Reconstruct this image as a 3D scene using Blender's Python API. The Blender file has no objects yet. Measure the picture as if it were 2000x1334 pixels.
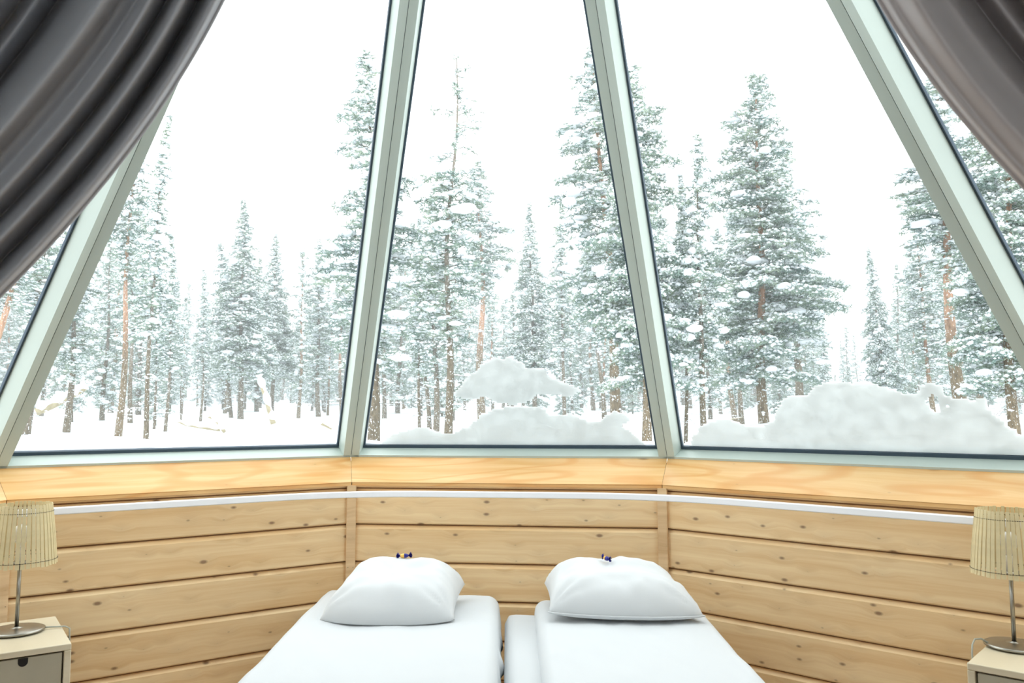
import bpy, bmesh, math, random
import numpy as np
from mathutils import Vector, Matrix, noise

random.seed(7)
SC = bpy.context.scene
COL = SC.collection

# ------------------------------------------------------------------ camera
CAM = np.array([0.54, -4.373, 1.42])
RI = np.array([0.99338, 0.11476, -0.00100])
FW = np.array([-0.11432, 0.98955, 0.08789])
RI = RI / np.linalg.norm(RI)
FW = FW - RI * (FW @ RI); FW /= np.linalg.norm(FW)
UP = np.cross(RI, FW)
cam_data = bpy.data.cameras.new('camera')
cam_data.lens = 28.8
cam_data.sensor_width = 36.0
cam_data.clip_start = 0.05
cam_data.clip_end = 500
cam_data.dof.use_dof = True
cam_data.dof.focus_distance = 6.0
cam_data.dof.aperture_fstop = 7.0
cam = bpy.data.objects.new('camera', cam_data)
COL.objects.link(cam)
M = Matrix(((RI[0], UP[0], -FW[0], CAM[0]), (RI[1], UP[1], -FW[1], CAM[1]), (RI[2], UP[2], -FW[2], CAM[2]), (0, 0, 0, 1)))
cam.matrix_world = M
SC.camera = cam

# ------------------------------------------------------------------ light: an even, bright overcast sky
W = bpy.data.worlds.new('overcast_sky')
SC.world = W
W.use_nodes = True
bgn = W.node_tree.nodes['Background']
bgn.inputs['Color'].default_value = (0.955, 0.99, 1.0, 1)
bgn.inputs['Strength'].default_value = 3.0

SC.view_settings.view_transform = 'Standard'
SC.view_settings.look = 'None'
SC.view_settings.exposure = 0.0
SC.view_settings.gamma = 1.0
SC.view_settings.use_curve_mapping = False
SC.cycles.max_bounces = 10
SC.cycles.diffuse_bounces = 6
SC.cycles.transparent_max_bounces = 16

# ------------------------------------------------------------------ helpers
def ray(x, y):
    return FW + RI * (x - 1000) / 1600 - UP * (y - 667) / 1600
def atY(x, y, Y):
    d = ray(x, y); return CAM + d * (Y - CAM[1]) / d[1]
def atZ(x, y, Z):
    d = ray(x, y); return CAM + d * (Z - CAM[2]) / d[2]
def onplane(x, y, P, n):
    d = ray(x, y); return CAM + d * ((P - CAM) @ n) / (d @ n)
def s2l(c):
    return tuple(((v / 255) / 12.92 if v / 255 <= .04045 else ((v / 255 + .055) / 1.055) ** 2.4) for v in c) + (1,)

def tag(o, label=None, cat=None, group=None, kind=None):
    if label: o['label'] = label
    if cat: o['category'] = cat
    if group: o['group'] = group
    if kind: o['kind'] = kind
    return o
def empty(name, loc=(0, 0, 0), rz=0.0, **k):
    o = bpy.data.objects.new(name, None)
    o.empty_display_size = .1
    COL.objects.link(o); o.location = Vector([float(v) for v in loc]); o.rotation_euler = (0, 0, rz)
    return tag(o, **k)
def mesh_data(name, V, F, mat=None, smooth=False):
    me = bpy.data.meshes.new(name)
    me.from_pydata([tuple(map(float, v)) for v in V], [], [tuple(int(i) for i in f) for f in F])
    me.update()
    if mat: me.materials.append(mat)
    if smooth: me.shade_smooth()
    return me
def link(name, me, parent=None, loc=None, rz=0, **k):
    o = bpy.data.objects.new(name, me); COL.objects.link(o)
    if loc is not None: o.location = Vector([float(v) for v in loc])
    o.rotation_euler = (0, 0, rz)
    if parent is not None: o.parent = parent
    return tag(o, **k)
def obj(name, V, F, mat, parent=None, smooth=False, loc=None, rz=0, **k):
    return link(name, mesh_data(name, V, F, mat, smooth), parent, loc, rz, **k)
def bm_obj(name, bm, mat, parent=None, smooth=False, loc=None, rz=0, **k):
    me = bpy.data.meshes.new(name); bmesh.ops.recalc_face_normals(bm, faces=bm.faces); bm.to_mesh(me); bm.free()
    me.materials.append(mat)
    if smooth: me.shade_smooth()
    return link(name, me, parent, loc, rz, **k)
def box(bm, x0, x1, y0, y1, z0, z1):
    v = [bm.verts.new(p) for p in ((x0, y0, z0), (x1, y0, z0), (x1, y1, z0), (x0, y1, z0), (x0, y0, z1), (x1, y0, z1), (x1, y1, z1), (x0, y1, z1))]
    for f in ((3, 2, 1, 0), (4, 5, 6, 7), (0, 1, 5, 4), (1, 2, 6, 5), (2, 3, 7, 6), (3, 0, 4, 7)):
        bm.faces.new([v[i] for i in f])
    return v
def bevel(bm, w, seg=2):
    bmesh.ops.recalc_face_normals(bm, faces=bm.faces)
    bmesh.ops.bevel(bm, geom=bm.edges[:], offset=w, segments=seg, affect='EDGES', profile=.5)
def lathe(prof, n=40, caps=True):
    V, F = [], []
    for r, z in prof:
        for i in range(n):
            a = 2 * math.pi * i / n; V.append((r * math.cos(a), r * math.sin(a), z))
    for j in range(len(prof) - 1):
        for i in range(n):
            k = (i + 1) % n
            F.append((j * n + i, j * n + k, (j + 1) * n + k, (j + 1) * n + i))
    if caps:
        F.append(tuple(range(n - 1, -1, -1))); F.append(tuple((len(prof) - 1) * n + i for i in range(n)))
    return V, F
def tube(pts, rad, n=8, caps=True):
    pts = [Vector([float(c) for c in p]) for p in pts]
    if not hasattr(rad, '__len__'): rad = [rad] * len(pts)
    V, F = [], []
    t = (pts[1] - pts[0]).normalized()
    u = t.orthogonal().normalized()
    for i, p in enumerate(pts):
        t = (pts[min(i + 1, len(pts) - 1)] - pts[max(i - 1, 0)]).normalized()
        u = (u - t * u.dot(t)).normalized(); w = t.cross(u)
        for k in range(n):
            a = 2 * math.pi * k / n
            V.append(p + (u * math.cos(a) + w * math.sin(a)) * rad[i])
    for i in range(len(pts) - 1):
        for k in range(n):
            l = (k + 1) % n
            F.append((i * n + k, i * n + l, (i + 1) * n + l, (i + 1) * n + k))
    if caps:
        F.append(tuple(range(n - 1, -1, -1))); F.append(tuple((len(pts) - 1) * n + i for i in range(n)))
    return V, F
def prism(poly, d):
    """poly: 3-D points of a flat outline; extruded by the vector d"""
    n = len(poly); d = np.asarray(d, float)
    V = [np.asarray(p, float) for p in poly] + [np.asarray(p, float) + d for p in poly]
    F = [tuple(range(n)), tuple(range(2 * n - 1, n - 1, -1))] + [(i, (i + 1) % n, n + (i + 1) % n, n + i) for i in range(n)]
    return V, F
def fixn(o):
    bm = bmesh.new(); bm.from_mesh(o.data); bmesh.ops.recalc_face_normals(bm, faces=bm.faces); bm.to_mesh(o.data); bm.free()
    return o

# ------------------------------------------------------------------ materials
def new_mat(name):
    m = bpy.data.materials.new(name); m.use_nodes = True
    nt = m.node_tree; b = nt.nodes['Principled BSDF']
    return m, nt, b
def N(nt, t, **k):
    n = nt.nodes.new(t)
    for a, v in k.items():
        if a in n.inputs.keys() if isinstance(a, str) else False: n.inputs[a].default_value = v
        else: setattr(n, a, v)
    return n
def plain(name, col, rough=.6, metal=0, bump=0, scale=40, var=0.0, spec=.5, sheen=0):
    m, nt, b = new_mat(name)
    b.inputs['Base Color'].default_value = col; b.inputs['Roughness'].default_value = rough; b.inputs['Metallic'].default_value = metal
    b.inputs['Specular IOR Level'].default_value = spec
    if sheen: b.inputs['Sheen Weight'].default_value = sheen
    if bump or var:
        tc = nt.nodes.new('ShaderNodeTexCoord'); nz = nt.nodes.new('ShaderNodeTexNoise')
        nz.inputs['Scale'].default_value = scale; nz.inputs['Detail'].default_value = 5
        nt.links.new(tc.outputs['Object'], nz.inputs['Vector'])
        if bump:
            bp = nt.nodes.new('ShaderNodeBump'); bp.inputs['Strength'].default_value = bump; bp.inputs['Distance'].default_value = .01
            nt.links.new(nz.outputs['Fac'], bp.inputs['Height']); nt.links.new(bp.outputs['Normal'], b.inputs['Normal'])
        if var:
            cr = nt.nodes.new('ShaderNodeValToRGB')
            cr.color_ramp.elements[0].position = .3; cr.color_ramp.elements[1].position = .7
            cr.color_ramp.elements[0].color = tuple(c * (1 - var) for c in col[:3]) + (1,)
            cr.color_ramp.elements[1].color = tuple(min(1, c * (1 + var)) for c in col[:3]) + (1,)
            nt.links.new(nz.outputs['Fac'], cr.inputs['Fac']); nt.links.new(cr.outputs['Color'], b.inputs['Base Color'])
    return m

def wood(name, light, dark, knot, rough=.45, knots=.55, grain=1.0, cathedral=0.0, knot_scale=(3.2, 9.0)):
    """pine: grain runs along object X, board height is object Z; every board gets its own offset"""
    m, nt, b = new_mat(name)
    L = nt.links.new
    tc = nt.nodes.new('ShaderNodeTexCoord'); oi = nt.nodes.new('ShaderNodeObjectInfo')
    mul = nt.nodes.new('ShaderNodeMath'); mul.operation = 'MULTIPLY'; mul.inputs[1].default_value = 91.7
    L(oi.outputs['Random'], mul.inputs[0])
    add = nt.nodes.new('ShaderNodeVectorMath'); add.operation = 'ADD'
    cmb = nt.nodes.new('ShaderNodeCombineXYZ'); L(mul.outputs[0], cmb.inputs['X']); L(mul.outputs[0], cmb.inputs['Z'])
    L(tc.outputs['Object'], add.inputs[0]); L(cmb.outputs[0], add.inputs[1])
    def mapped(sc):
        mp = nt.nodes.new('ShaderNodeMapping'); mp.inputs['Scale'].default_value = sc; L(add.outputs[0], mp.inputs['Vector']); return mp
    # knots: sparse voronoi spots
    mk = mapped((knot_scale[0], 0.0, knot_scale[1]))
    vo = nt.nodes.new('ShaderNodeTexVoronoi'); vo.feature = 'F1'; vo.inputs['Scale'].default_value = 1.0; vo.inputs['Randomness'].default_value = 1.0; vo.voronoi_dimensions = '2D'
    sx = nt.nodes.new('ShaderNodeSeparateXYZ'); cx = nt.nodes.new('ShaderNodeCombineXYZ'); L(mk.outputs[0], sx.inputs[0]); L(sx.outputs['X'], cx.inputs['X']); L(sx.outputs['Z'], cx.inputs['Y'])
    L(cx.outputs[0], vo.inputs['Vector'])
    sep = nt.nodes.new('ShaderNodeSeparateColor'); L(vo.outputs['Color'], sep.inputs[0])
    # radius of each knot from its cell colour; some cells have none
    rr = nt.nodes.new('ShaderNodeMapRange'); rr.inputs['From Min'].default_value = 1 - knots; rr.inputs['From Max'].default_value = 1.0
    rr.inputs['To Min'].default_value = 0.0; rr.inputs['To Max'].default_value = .11
    L(sep.outputs['Red'], rr.inputs['Value'])
    sub = nt.nodes.new('ShaderNodeMath'); sub.operation = 'SUBTRACT'; L(rr.outputs[0], sub.inputs[0]); L(vo.outputs['Distance'], sub.inputs[1])
    kf = nt.nodes.new('ShaderNodeMapRange'); kf.inputs['From Min'].default_value = -.02; kf.inputs['From Max'].default_value = .05; L(sub.outputs[0], kf.inputs['Value'])
    halo = nt.nodes.new('ShaderNodeMapRange'); halo.inputs['From Min'].default_value = -.35; halo.inputs['From Max'].default_value = .05; L(sub.outputs[0], halo.inputs['Value'])
    # grain lines bent around the knots
    mg = mapped((.55, 0.0, 16.0 * grain))
    gadd = nt.nodes.new('ShaderNodeVectorMath'); gadd.operation = 'ADD'
    hs = nt.nodes.new('ShaderNodeMath'); hs.operation = 'MULTIPLY'; hs.inputs[1].default_value = .35; L(halo.outputs[0], hs.inputs[0])
    c2 = nt.nodes.new('ShaderNodeCombineXYZ'); L(hs.outputs[0], c2.inputs['Z']); L(mg.outputs[0], gadd.inputs[0]); L(c2.outputs[0], gadd.inputs[1])
    n1 = nt.nodes.new('ShaderNodeTexNoise'); n1.inputs['Scale'].default_value = 1.6; n1.inputs['Detail'].default_value = 8; n1.inputs['Roughness'].default_value = .62
    L(gadd.outputs[0], n1.inputs['Vector'])
    mb = mapped((.8, 0.0, 3.0))
    n2 = nt.nodes.new('ShaderNodeTexNoise'); n2.inputs['Scale'].default_value = 1.0; n2.inputs['Detail'].default_value = 2; L(mb.outputs[0], n2.inputs['Vector'])
    g = nt.nodes.new('ShaderNodeMapRange'); g.inputs['From Min'].default_value = .36; g.inputs['From Max'].default_value = .66; L(n1.outputs['Fac'], g.inputs['Value'])
    mixg = nt.nodes.new('ShaderNodeMix'); mixg.data_type = 'RGBA'; mixg.inputs['A'].default_value = dark; mixg.inputs['B'].default_value = light
    L(g.outputs[0], mixg.inputs['Factor'])
    cur = mixg.outputs['Result']
    if cathedral:
        mc = mapped((1.2, 0.0, 11.0))
        nw = nt.nodes.new('ShaderNodeTexNoise'); nw.inputs['Scale'].default_value = .75; nw.inputs['Detail'].default_value = 1.0; L(mc.outputs[0], nw.inputs['Vector'])
        wm = nt.nodes.new('ShaderNodeMath'); wm.operation = 'MULTIPLY'; wm.inputs[1].default_value = 46; L(nw.outputs['Fac'], wm.inputs[0])
        sn = nt.nodes.new('ShaderNodeMath'); sn.operation = 'SINE'; L(wm.outputs[0], sn.inputs[0])
        sr = nt.nodes.new('ShaderNodeMapRange'); sr.inputs['From Min'].default_value = .35; sr.inputs['From Max'].default_value = 1.0; sr.inputs['To Max'].default_value = cathedral; L(sn.outputs[0], sr.inputs['Value'])
        mx = nt.nodes.new('ShaderNodeMix'); mx.data_type = 'RGBA'; L(sr.outputs[0], mx.inputs['Factor']); L(cur, mx.inputs['A'])
        mx.inputs['B'].default_value = tuple(c * k for c, k in zip(dark[:3], (.95, .78, .6))) + (1,)
        cur = mx.outputs['Result']
    # board-to-board and patch tone
    hv = nt.nodes.new('ShaderNodeHueSaturation')
    vv = nt.nodes.new('ShaderNodeMapRange'); vv.inputs['To Min'].default_value = .93; vv.inputs['To Max'].default_value = 1.07; L(n2.outputs['Fac'], vv.inputs['Value'])
    v2 = nt.nodes.new('ShaderNodeMapRange'); v2.inputs['To Min'].default_value = .94; v2.inputs['To Max'].default_value = 1.05; L(oi.outputs['Random'], v2.inputs['Value'])
    vm = nt.nodes.new('ShaderNodeMath'); vm.operation = 'MULTIPLY'; L(vv.outputs[0], vm.inputs[0]); L(v2.outputs[0], vm.inputs[1])
    L(vm.outputs[0], hv.inputs['Value']); L(cur, hv.inputs['Color'])
    hm = nt.nodes.new('ShaderNodeMath'); hm.operation = 'MULTIPLY'; hm.inputs[1].default_value = .10; L(halo.outputs[0], hm.inputs[0])
    m1 = nt.nodes.new('ShaderNodeMix'); m1.data_type = 'RGBA'; m1.inputs['B'].default_value = knot; L(hm.outputs[0], m1.inputs['Factor']); L(hv.outputs['Color'], m1.inputs['A'])
    km = nt.nodes.new('ShaderNodeMath'); km.operation = 'MULTIPLY'; km.inputs[1].default_value = .8; L(kf.outputs[0], km.inputs[0])
    m2 = nt.nodes.new('ShaderNodeMix'); m2.data_type = 'RGBA'; m2.inputs['B'].default_value = knot; L(km.outputs[0], m2.inputs['Factor']); L(m1.outputs['Result'], m2.inputs['A'])
    L(m2.outputs['Result'], b.inputs['Base Color'])
    b.inputs['Roughness'].default_value = rough
    bp = nt.nodes.new('ShaderNodeBump'); bp.inputs['Strength'].default_value = .12; bp.inputs['Distance'].default_value = .004
    L(n1.outputs['Fac'], bp.inputs['Height']); L(bp.outputs['Normal'], b.inputs['Normal'])
    return m

M_PLANK = wood('pine_plank', s2l((250, 224, 178)), s2l((232, 195, 142)), s2l((118, 82, 60)), rough=.45, knots=.5, knot_scale=(5.5, 11.0))
M_SILL = wood('pine_sill', s2l((243, 205, 146)), s2l((230, 178, 112)), s2l((110, 60, 25)), rough=.3, knots=.35, cathedral=.55, grain=1.4, knot_scale=(2.0, 6.0))
M_BATTEN = wood('pine_batten', s2l((238, 208, 164)), s2l((214, 178, 132)), s2l((105, 72, 48)), rough=.5, knots=.15)
M_FLOOR = wood('floor_wood', s2l((190, 160, 120)), s2l((160, 128, 90)), s2l((90, 60, 40)), rough=.4, knots=.2)
M_BIRCH = wood('pale_birch', s2l((222, 212, 188)), s2l((208, 196, 168)), s2l((160, 140, 110)), rough=.4, knots=.05)
M_BIRCH_FRONT = plain('drawer_front_shaded_birch', s2l((176, 170, 150)), .45, var=.05, scale=8)  # pale birch darkened, the shade on the front put into its colour
M_FRAME = plain('white_window_frame', s2l((194, 207, 200)), .42)
M_REVEAL = M_FRAME
M_SEAL = plain('dark_window_seal', s2l((62, 78, 92)), .5)
M_WHITEP = plain('white_paint', s2l((236, 236, 232)), .6)
M_REAR = plain('rear_grey_paint', s2l((186, 190, 194)), .7)
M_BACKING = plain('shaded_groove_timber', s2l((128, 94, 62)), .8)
M_RAIL = plain('white_plastic_rail', s2l((244, 246, 250)), .35)
M_DARK = plain('dark_gap', s2l((22, 18, 16)), .8)
M_STEEL = plain('brushed_steel', s2l((168, 165, 156)), .32, metal=1.0)
M_SLAT = plain('lamp_slat_veneer', s2l((216, 200, 156)), .6, var=.08, scale=30)
M_THREAD = plain('dark_thread', s2l((60, 50, 40)), .8)
M_CABLE = plain('grey_cable', s2l((170, 172, 160)), .4)
M_BLUE = plain('blue_foil', s2l((40, 42, 130)), .3, metal=.3)
M_YEL = plain('yellow_foil', s2l((240, 190, 90)), .3, metal=.2)
M_BULB = None

def fabric(name, col, bump, scale, rough=.85, trans=0):
    m = plain(name, col, rough, bump=bump, scale=scale, spec=.2, sheen=.1)
    return m
M_LINEN = fabric('white_cotton', (.60, .622, .635, 1), .10, 9)
M_LINEN2 = fabric('white_cotton_pillow', (.65, .668, .675, 1), .14, 7)
M_MATT = fabric('white_mattress_sheet', (.58, .60, .61, 1), .08, 12)

def curtain_mat(name, col):
    m, nt, b = new_mat(name)
    b.inputs['Base Color'].default_value = col; b.inputs['Roughness'].default_value = .34
    b.inputs['Sheen Weight'].default_value = .1; b.inputs['Sheen Roughness'].default_value = .4
    tc = nt.nodes.new('ShaderNodeTexCoord'); nz = nt.nodes.new('ShaderNodeTexNoise'); nz.inputs['Scale'].default_value = 900
    nt.links.new(tc.outputs['Object'], nz.inputs['Vector'])
    bp = nt.nodes.new('ShaderNodeBump'); bp.inputs['Strength'].default_value = .15; bp.inputs['Distance'].default_value = .001
    nt.links.new(nz.outputs['Fac'], bp.inputs['Height']); nt.links.new(bp.outputs['Normal'], b.inputs['Normal'])
    return m
M_CURT_L = curtain_mat('grey_satin_curtain', s2l((176, 178, 184)))
M_CURT_R = curtain_mat('taupe_satin_curtain', s2l((176, 170, 170)))

def glass_mat():
    m = bpy.data.materials.new('window_glass'); m.use_nodes = True; nt = m.node_tree; nt.nodes.clear()
    out = nt.nodes.new('ShaderNodeOutputMaterial'); tr = nt.nodes.new('ShaderNodeBsdfTransparent'); gl = nt.nodes.new('ShaderNodeBsdfGlossy')
    tr.inputs['Color'].default_value = (.965, .985, .98, 1)
    gl.inputs['Roughness'].default_value = .02
    fr = nt.nodes.new('ShaderNodeFresnel'); fr.inputs['IOR'].default_value = 1.35
    mx = nt.nodes.new('ShaderNodeMixShader')
    nt.links.new(fr.outputs[0], mx.inputs[0]); nt.links.new(tr.outputs[0], mx.inputs[1]); nt.links.new(gl.outputs[0], mx.inputs[2]); nt.links.new(mx.outputs[0], out.inputs['Surface'])
    return m
M_GLASS = glass_mat()
def bulb_mat():
    m, nt, b = new_mat('bulb_glass')
    b.inputs['Base Color'].default_value = (1, 1, .97, 1); b.inputs['Roughness'].default_value = .15; b.inputs['Transmission Weight'].default_value = .5
    return m
M_BULB = bulb_mat()

def snow_mat(name, col, sss=0, bump=.4, scale=12, transl=0.0):
    m = bpy.data.materials.new(name); m.use_nodes = True; nt = m.node_tree; nt.nodes.clear()
    out = nt.nodes.new('ShaderNodeOutputMaterial'); d = nt.nodes.new('ShaderNodeBsdfDiffuse'); d.inputs['Color'].default_value = col
    last = d.outputs[0]
    tc = nt.nodes.new('ShaderNodeTexCoord'); nz = nt.nodes.new('ShaderNodeTexNoise'); nz.inputs['Scale'].default_value = scale; nz.inputs['Detail'].default_value = 6
    nt.links.new(tc.outputs['Object'], nz.inputs['Vector'])
    bp = nt.nodes.new('ShaderNodeBump'); bp.inputs['Strength'].default_value = bump; bp.inputs['Distance'].default_value = .03
    nt.links.new(nz.outputs['Fac'], bp.inputs['Height']); nt.links.new(bp.outputs['Normal'], d.inputs['Normal'])
    if transl:
        t = nt.nodes.new('ShaderNodeBsdfTranslucent'); t.inputs['Color'].default_value = col
        mr = nt.nodes.new('ShaderNodeMapRange'); mr.inputs['From Min'].default_value = .35; mr.inputs['From Max'].default_value = .7
        mr.inputs['To Min'].default_value = transl * .80; mr.inputs['To Max'].default_value = transl * 1.22
        nt.links.new(nz.outputs['Fac'], mr.inputs['Value'])
        mx = nt.nodes.new('ShaderNodeMixShader'); nt.links.new(mr.outputs[0], mx.inputs[0]); nt.links.new(d.outputs[0], mx.inputs[1]); nt.links.new(t.outputs[0], mx.inputs[2]); last = mx.outputs[0]
    nt.links.new(last, out.inputs['Surface'])
    return m
M_SNOW = snow_mat('snow', (.86, .89, .92, 1))
M_GROUND = snow_mat('snow_ground', (.80, .84, .87, 1), bump=.5, scale=1.3)
M_GSNOW = snow_mat('window_snow', (.86, .875, .87, 1), bump=.25, scale=14, transl=.49)

def bark_mat(name, low, high, zsplit):
    m, nt, b = new_mat(name); L = nt.links.new
    tc = nt.nodes.new('ShaderNodeTexCoord')
    sep = nt.nodes.new('ShaderNodeSeparateXYZ'); L(tc.outputs['Object'], sep.inputs[0])
    mr = nt.nodes.new('ShaderNodeMapRange'); mr.inputs['From Min'].default_value = zsplit - .8; mr.inputs['From Max'].default_value = zsplit + .8; L(sep.outputs['Z'], mr.inputs['Value'])
    mx = nt.nodes.new('ShaderNodeMix'); mx.data_type = 'RGBA'; mx.inputs['A'].default_value = low; mx.inputs['B'].default_value = high; L(mr.outputs[0], mx.inputs['Factor'])
    mp = nt.nodes.new('ShaderNodeMapping'); mp.inputs['Scale'].default_value = (22, 22, 7); L(tc.outputs['Object'], mp.inputs['Vector'])
    nz = nt.nodes.new('ShaderNodeTexNoise'); nz.inputs['Scale'].default_value = 1.0; nz.inputs['Detail'].default_value = 4; L(mp.outputs[0], nz.inputs['Vector'])
    hv = nt.nodes.new('ShaderNodeHueSaturation'); vr = nt.nodes.new('ShaderNodeMapRange'); vr.inputs['From Min'].default_value = .3; vr.inputs['From Max'].default_value = .7; vr.inputs['To Min'].default_value = .6; vr.inputs['To Max'].default_value = 1.3
    L(nz.outputs['Fac'], vr.inputs['Value']); L(vr.outputs[0], hv.inputs['Value']); L(mx.outputs['Result'], hv.inputs['Color'])
    mp2 = nt.nodes.new('ShaderNodeMapping'); mp2.inputs['Scale'].default_value = (30, 30, 18); L(tc.outputs['Object'], mp2.inputs['Vector'])
    n2 = nt.nodes.new('ShaderNodeTexNoise'); n2.inputs['Scale'].default_value = 1.0; n2.inputs['Detail'].default_value = 3; L(mp2.outputs[0], n2.inputs['Vector'])
    sr = nt.nodes.new('ShaderNodeMapRange'); sr.inputs['From Min'].default_value = .61; sr.inputs['From Max'].default_value = .66; L(n2.outputs['Fac'], sr.inputs['Value'])
    m2 = nt.nodes.new('ShaderNodeMix'); m2.data_type = 'RGBA'; m2.inputs['B'].default_value = (.85, .88, .9, 1); L(sr.outputs[0], m2.inputs['Factor']); L(hv.outputs['Color'], m2.inputs['A'])
    L(m2.outputs['Result'], b.inputs['Base Color']); b.inputs['Roughness'].default_value = .9
    return m
M_BARK_RED = bark_mat('pine_bark_red', s2l((122, 108, 88)), s2l((176, 138, 114)), 3.0)
M_BARK_GREY = bark_mat('pine_bark_grey', s2l((112, 102, 86)), s2l((132, 124, 114)), 3.0)
M_TWIG = plain('twig', s2l((140, 138, 128)), .9)
def needle_mat():
    m, nt, b = new_mat('pine_needles'); L = nt.links.new
    tc = nt.nodes.new('ShaderNodeTexCoord'); nz = nt.nodes.new('ShaderNodeTexNoise'); nz.inputs['Scale'].default_value = 1.7; nz.inputs['Detail'].default_value = 4
    L(tc.outputs['Object'], nz.inputs['Vector'])
    cr = nt.nodes.new('ShaderNodeValToRGB'); cr.color_ramp.elements[0].position = .35; cr.color_ramp.elements[1].position = .7
    cr.color_ramp.elements[0].color = s2l((122, 142, 136)); cr.color_ramp.elements[1].color = s2l((160, 172, 152))
    L(nz.outputs['Fac'], cr.inputs['Fac']); L(cr.outputs['Color'], b.inputs['Base Color']); b.inputs['Roughness'].default_value = .8
    b.inputs['Specular IOR Level'].default_value = .2
    return m
M_NEEDLE = needle_mat()
M_LOG = plain('weathered_log', s2l((168, 156, 128)), .9, var=.15, scale=12)

# ------------------------------------------------------------------ cabin geometry (regular glass cone over a low timber wall)
ZS = 1.186
C = {-2: np.array([-2.290, -2.780]), -1: np.array([-2.082, -1.091]), 0: np.array([-.850, 0.0]), 1: np.array([.850, 0.0]), 2: np.array([2.342, -1.054]), 3: np.array([2.905, -2.657])}
Wc = {-2: np.array([-2.200, -2.860]), -1: np.array([-1.990, -1.139]), 0: np.array([-.813, -.097]), 1: np.array([.819, -.097]), 2: np.array([2.261, -1.115]), 3: np.array([2.82, -2.73])}
APEX = np.array([.203, -1.984, 4.943])
ZTOP = 3.65
PANELS = [(-2, 'window_4', 'wall_side_left'), (-1, 'window_1', 'wall_left'), (0, 'window_2', 'wall_back'), (1, 'window_3', 'wall_right'), (2, 'window_5', 'wall_side_right')]
def p3(p, z): return np.array([p[0], p[1], z])
def nrm(v): return v / np.linalg.norm(v)
PLANE = {}
GROOVES = [0.0, .065, .258, .455, .647, .841, 1.030, 1.066]
RD = .085

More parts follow.
